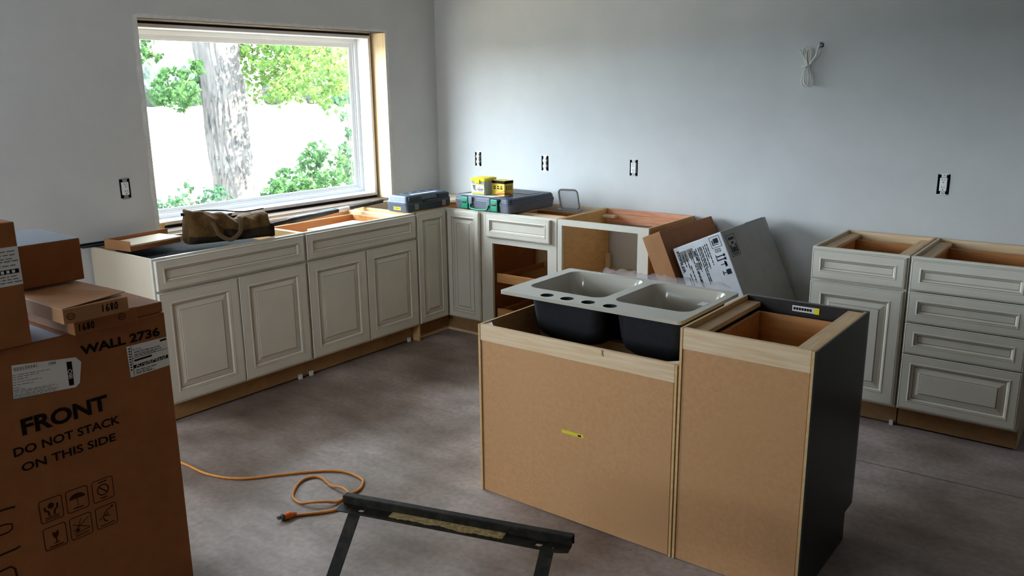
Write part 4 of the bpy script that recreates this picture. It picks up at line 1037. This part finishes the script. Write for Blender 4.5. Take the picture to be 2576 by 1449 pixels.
# coiled cable hanging from the wall
cb = thing('coiled_cable', 'white cable coil hanging from a hole in the back wall', 'cable', (2.800, -.03, 1.65))
c0 = [(.066, .06, .224), (.064, -.005, .222), (.058, -.02, .190), (.052, -.016, .168), (.030, -.008, .142), (.018, -.003, .120), (.010, 0, .105)]
MB().tube(cat_rom(c0, 6), .0048, 8).build('cable_lead', 'cable_white', cb, smooth=True)
def coil(pts): return MB().tube(cat_rom(pts, 6), .0045, 8, flat=.8).build('cable_loop', 'cable_white', cb, smooth=True)
coil([(-.004, -.006, .11), (-.016, -.010, .06), (-.018, -.010, .028), (-.006, -.008, .006), (.012, -.004, .008), (.016, 0, .04), (.012, 0, .08), (.008, 0, .115), (-.012, -.01, .16), (-.036, -.022, .205)])
coil([(.004, -.012, .11), (-.004, -.018, .06), (-.002, -.018, .030), (.012, -.014, .012), (.030, -.006, .006), (.040, .004, .03), (.034, .006, .07), (.020, .002, .11), (.010, -.004, .16), (.016, -.006, .198)])
coil([(.0, .004, .11), (-.014, .004, .15), (-.026, .002, .200), (-.016, .0, .214), (-.004, 0, .206), (.002, .002, .16), (.010, .004, .12), (.014, .004, .07), (.004, .004, .03), (-.008, .002, .02), (-.012, 0, .05), (-.006, 0, .11)])
coil([(.008, -.008, .11), (.0, -.012, .17), (.004, -.012, .204), (.016, -.010, .206), (.022, -.006, .18), (.018, -.004, .12), (.026, -.004, .07), (.030, 0, .04)])
MB().tube(cat_rom([(-.020, -.014, .112), (-.004, -.026, .112), (.018, -.020, .118), (.026, -.004, .122), (.014, .010, .122), (-.012, .010, .116), (-.024, -.004, .112), (-.020, -.014, .112)], 5), .0050, 8).build('cable_tie', 'cable_white', cb, smooth=True)
MB().tube([(.065, .11, .226), (.065, .036, .225)], .010, 8).build('hole_grommet', 'outlet_dark', cb)

# ------------------------------------------------------------------ outdoors
g = MB(); NXg, NYg = 30, 30
ids = [[g.pt((-.3-16*i/NXg, -22+50*j/NYg, -.75 - 2.6*(i/NXg)**1.2 + .12*noise.noise(Vector((i*.5, j*.5, 0))))) for j in range(NYg+1)] for i in range(NXg+1)]
for i in range(NXg):
    for j in range(NYg): g.face((ids[i][j], ids[i][j+1], ids[i+1][j+1], ids[i+1][j]))
gr = g.build('ground_bank', 'beige_ground', smooth=True); struct(gr); gr['label'] = 'unseen beige bank sloping to the lake, coloured to bounce warm light'
lk = MB().poly([(-12, -500, -3.0), (-12, 600, -3.0), (-700, 600, -3.0), (-700, -500, -3.0)]).build('lake', 'lake_water'); struct(lk); lk['label'] = 'pale bright lake seen through the window'
fs = MB(); A = []; B = []; C = []
for k in range(41):
    q = -220+440*k/40; c_ = Vector((-165, 122)) + Vector((.6, .8))*q
    w_ = 4*noise.noise(Vector((k*.4, 0, 0)))
    A.append(fs.pt((c_.x+w_*.8, c_.y-w_*.6, -3.05))); B.append(fs.pt((c_.x-10, c_.y+7, -1.5))); C.append(fs.pt((c_.x-150, c_.y+110, 3)))
for k in range(40): fs.face((A[k], A[k+1], B[k+1], B[k])); fs.face((B[k], B[k+1], C[k+1], C[k]))
fo = fs.build('far_shore', 'beige_ground'); struct(fo); fo['label'] = 'far bank of the lake'

def leafshape(): return [(0, -.1), (.18, .05), (.5, .0), (.36, .28), (.52, .5), (.22, .5), (0, 1.0), (-.22, .5), (-.52, .5), (-.36, .28), (-.5, 0), (-.18, .05)]
LS = leafshape()
def foliage(name, clusters, dens, size, mm, parent, seed, org):
    rnd = random.Random(seed); V = []; F = []
    for (x, y, z, r) in clusters:
        n = int(dens*r*r)+6
        for _ in range(n):
            while True:
                q = Vector((rnd.uniform(-1, 1), rnd.uniform(-1, 1), rnd.uniform(-1, 1)))
                if q.length < 1: break
            if noise.noise(Vector((x, y, z))*1.0 + q*r*5) < -.22: continue
            p = Vector((x, y, z))+q*r*1.15 - Vector(org); s_ = size*rnd.uniform(.65, 1.2)
            nv = Vector((rnd.gauss(.5, .6), rnd.gauss(-.4, .6), rnd.gauss(.5, .6))).normalized()
            t_ = nv.orthogonal().normalized(); t_ = Matrix.Rotation(rnd.uniform(0, 6.28), 3, nv) @ t_
            d_ = Vector((0, 0, -1)); t_ = (t_*.7 + d_ - nv*nv.dot(d_)).normalized(); w_ = nv.cross(t_)
            b0 = len(V); V.append(tuple(p + t_*s_*.35 + nv*s_*.05))
            for (a_, c_) in LS: V.append(tuple(p + w_*a_*s_ + t_*c_*s_ - nv*s_*.22*abs(a_)))
            for k in range(12): F.append((b0, b0+1+k, b0+1+(k+1) % 12))
    me = bpy.data.meshes.new(name); me.from_pydata(V, [], F); me.materials.append(MATS[mm])
    o = link(name, me, parent); o['kind'] = 'stuff'; return o
CROWN = [(-4.93, 2.28, 2.2, 0.33), (-5.36, 3.08, 2.26, 0.33), (-4.65, 2.97, 2.18, 0.3), (-6.0, 2.72, 2.0, 0.25), (-5.68, 3.03, 1.94, 0.33), (-4.04, 2.24, 1.9, 0.33), (-3.72, 2.28, 1.83, 0.25), (-6.43, 3.14, 1.69, 0.21), (-4.82, 2.27, 1.65, 0.19), (-4.22, 2.63, 1.63, 0.18), (-6.11, 3.93, 1.57, 0.12), (-5.8, 2.47, 2.26, 0.19), (-5.92, 3.66, 2.1, 0.28), (-4.74, 3.25, 2.06, 0.22), (-5.58, 3.11, 1.78, 0.25), (-4.74, 2.15, 2.33, 0.22), (-5.45, 3.38, 2.41, 0.22), (-5.7, 4.05, 2.45, 0.22), (-6.09, 2.51, 2.51, 0.33), (-6.14, 3.3, 2.61, 0.33), (-5.51, 3.52, 2.59, 0.33), (-3.86, 2.24, 1.47, 0.09)]
CROWN += [(-6.6, 3.2, 3.4, .7), (-5.2, 3.4, 3.6, .7), (-7.2, 2.0, 4.6, .9), (-5.6, 2.6, 5.2, 1.0), (-4.4, 3.2, 4.4, .8)]
LEFTB = [(-5.75, 1.31, 1.78, 0.19), (-5.66, 1.09, 1.68, 0.15), (-5.1, 1.06, 1.65, 0.15), (-4.75, 1.0, 1.95, 0.08), (-5.7, 1.54, 1.86, 0.1), (-5.36, 1.1, 1.56, 0.13), (-5.83, 1.13, 1.59, 0.08), (-6.23, 1.3, 2.32, 0.11), (-6.03, 1.13, 2.11, 0.1), (-6.14, 1.36, 2.1, 0.06)]
SHRUB = [(-2.75, 1.09, 1.04, 0.11), (-2.92, 1.51, 0.92, 0.11), (-2.84, 1.05, 0.91, 0.13), (-3.43, 1.23, 0.68, 0.15), (-3.2, 1.33, 0.7, 0.16), (-2.31, 0.91, 0.72, 0.16), (-2.79, 0.57, 0.65, 0.13), (-2.66, 0.77, 0.6, 0.16), (-2.96, 1.57, 0.48, 0.13), (-2.51, 1.27, 0.81, 0.11), (-2.81, 1.21, 0.49, 0.17), (-3.0, 0.62, 0.54, 0.11), (-3.0, 0.9, 0.49, 0.15)]
SHRUB += [(-2.8, 1.0, .2, .35), (-2.9, 1.3, -.15, .4), (-3.0, .8, -.3, .4)]
VINE = [(-1.39, 0.36, 1.58, 0.05), (-1.36, 0.3, 1.44, 0.05), (-1.43, 0.39, 1.29, 0.05), (-1.43, 0.35, 1.15, 0.06), (-1.53, 0.46, 0.96, 0.06), (-1.4, 0.34, 0.8, 0.07), (-1.72, 0.52, 1.57, 0.04), (-1.4, .4, .5, .12), (-1.4, .4, .1, .15)]
LSHRUB = [(-4.19, 0.38, 0.53, 0.11), (-4.13, 0.58, 0.47, 0.12), (-3.76, 0.48, 0.6, 0.07), (-3.6, -0.08, 0.53, 0.1), (-4.35, 0.21, 0.39, 0.09), (-4.16, 0.49, 0.38, 0.14), (-4.46, 0.2, 0.42, 0.06), (-3.6, 0.44, 0.48, 0.11), (-4.08, 0.32, 0.67, 0.04), (-4.0, .3, .1, .35), (-4.0, .4, -.4, .4)]
TO = Vector((-4.75, 1.45, -1.95))
tree = thing('shade_tree', 'large grey-barked maple tree leaning left outside the window', 'tree', TO)
path = [(-4.75, 1.45, -2.1, .36), (-5.00, 1.58, -.8, .30), (-5.155, 1.68, .25, .268), (-5.365, 1.76, 1.04, .262), (-5.49, 1.835, 1.60, .265), (-5.695, 1.905, 2.34, .285), (-6.0, 2.02, 3.3, .27), (-6.4, 2.1, 4.6, .22), (-6.7, 2.2, 6.0, .12)]
pp = cat_rom([p[:3] for p in path], 16); rr = cat_rom([(p[3], 0, 0) for p in path], 16)
tm = MB(); NT = 96; loops = []
for i, p in enumerate(pp):
    L_ = []
    for k in range(NT):
        a = 2*PI*k/NT
        q = Vector((math.cos(a)*3.2, math.sin(a)*3.2, p.z*1.1)); tw = noise.noise(q*.7)*.7
        rdg = abs(noise.noise(Vector((math.cos(a+tw*.12)*9, math.sin(a+tw*.12)*9, p.z*1.0))))
        rdg2 = abs(noise.noise(Vector((math.cos(a)*11, math.sin(a)*11, p.z*4+5))))
        r_ = rr[i].x*(1 + .15*min(rdg*2.2, 1)-.09 + .05*rdg2)
        L_.append(Vector((p.x+r_*math.cos(a), p.y+r_*math.sin(a), p.z))-TO)
    loops.append(L_)
tm.loft(loops).build('trunk', 'bark', tree, smooth=True)
for pts, r0 in (([(-5.35, 1.9, 1.40), (-5.26, 2.28, 1.63), (-5.37, 2.63, 1.77), (-5.41, 2.9, 2.0)], .014), ([(-5.65, 1.68, 2.10), (-5.5, 1.39, 1.85), (-5.48, 1.22, 1.68)], .012),
                ([(-6.2, 2.05, 3.9), (-5.8, 2.6, 3.8), (-5.2, 3.1, 3.2), (-4.6, 3.0, 2.4), (-4.1, 2.5, 1.9)], .05), ([(-6.3, 2.1, 4.4), (-6.2, 1.6, 3.6), (-6.1, 1.3, 2.6), (-6.0, 1.2, 2.1)], .03)):
    q = cat_rom(pts, 5); MB().tube([v_-TO for v_ in q], [r0*(1-.6*i/len(q)) for i in range(len(q))], 7).build('branch', 'twig', tree, smooth=True)
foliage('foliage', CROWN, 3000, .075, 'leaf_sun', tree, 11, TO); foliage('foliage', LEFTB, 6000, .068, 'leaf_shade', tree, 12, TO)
def shrub(name, label, org, cl, dens, size, mm, seed, stems):
    t = thing(name, label, 'shrub', org)
    for pts in stems:
        q = cat_rom(pts, 5); MB().tube([v_-Vector(org) for v_ in q], .006, 6).build('stem', 'twig', t)
    foliage('foliage', cl, dens, size, mm, t, seed, org); return t
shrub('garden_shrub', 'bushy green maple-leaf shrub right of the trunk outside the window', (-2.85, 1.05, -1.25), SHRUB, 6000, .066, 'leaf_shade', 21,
      [[(-2.85, 1.05, -1.3), (-2.8, 1.1, -.2), (-2.86, 1.06, .93), (-2.87, 1.11, 1.1), (-2.89, 1.16, 1.35), (-2.89, 1.21, 1.55)], [(-2.85, 1.05, -1.2), (-3.0, 1.3, 0), (-2.9, 1.5, .9)], [(-2.85, 1.05, -1.2), (-2.8, .7, 0), (-2.7, .7, .6)]])
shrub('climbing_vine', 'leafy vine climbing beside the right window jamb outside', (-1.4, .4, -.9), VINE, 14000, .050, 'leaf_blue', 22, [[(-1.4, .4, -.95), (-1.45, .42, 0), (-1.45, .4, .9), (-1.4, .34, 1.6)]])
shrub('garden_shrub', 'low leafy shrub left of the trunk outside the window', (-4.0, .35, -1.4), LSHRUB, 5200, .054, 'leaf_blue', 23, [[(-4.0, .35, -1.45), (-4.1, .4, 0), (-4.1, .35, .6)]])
# trees on the far shore
base_me = None
def far_mesh(seed):
    rnd = random.Random(seed); bm = bmesh.new(); bmesh.ops.create_icosphere(bm, subdivisions=4, radius=1)
    for v_ in bm.verts:
        n_ = v_.co.normalized(); v_.co = Vector((n_.x, n_.y, n_.z*1.05))*(1+.22*noise.noise(n_*2.2+Vector((seed, 0, 0)))+.12*noise.noise(n_*6+Vector((0, seed, 0))))
    me_ = bpy.data.meshes.new('crown'); bm.to_mesh(me_); bm.free(); me_.materials.append(MATS['far_leaf'])
    return me_
FM = [far_mesh(s_) for s_ in (1, 2, 3)]
tk = MB().tube([(0, 0, -1), (0, 0, 4)], .25, 6); tkm = None
rnd = random.Random(31)
for k in range(9):
    q = -38+76*k/8; c_ = Vector((-172, 128)) + Vector((.6, .8))*q
    s_ = (4.0, 3.9, 3.6, 3.0, 2.6, 2.4, 3.2, 2.6, 3.4)[k]
    t = thing('lakeside_tree', 'small hazy tree on the far shore of the lake', 'tree', (c_.x, c_.y, -2.3), (0, 0, rnd.uniform(0, 6)), 'trees across the lake')
    cr_ = link('crown', FM[k % 3], t, (0, 0, s_*1.35)); cr_.scale = (s_*1.12, s_*1.12, s_*1.35)
    if tkm is None: o = tk.build('trunk', 'twig', t); tkm = o.data
    else: link('trunk', tkm, t)
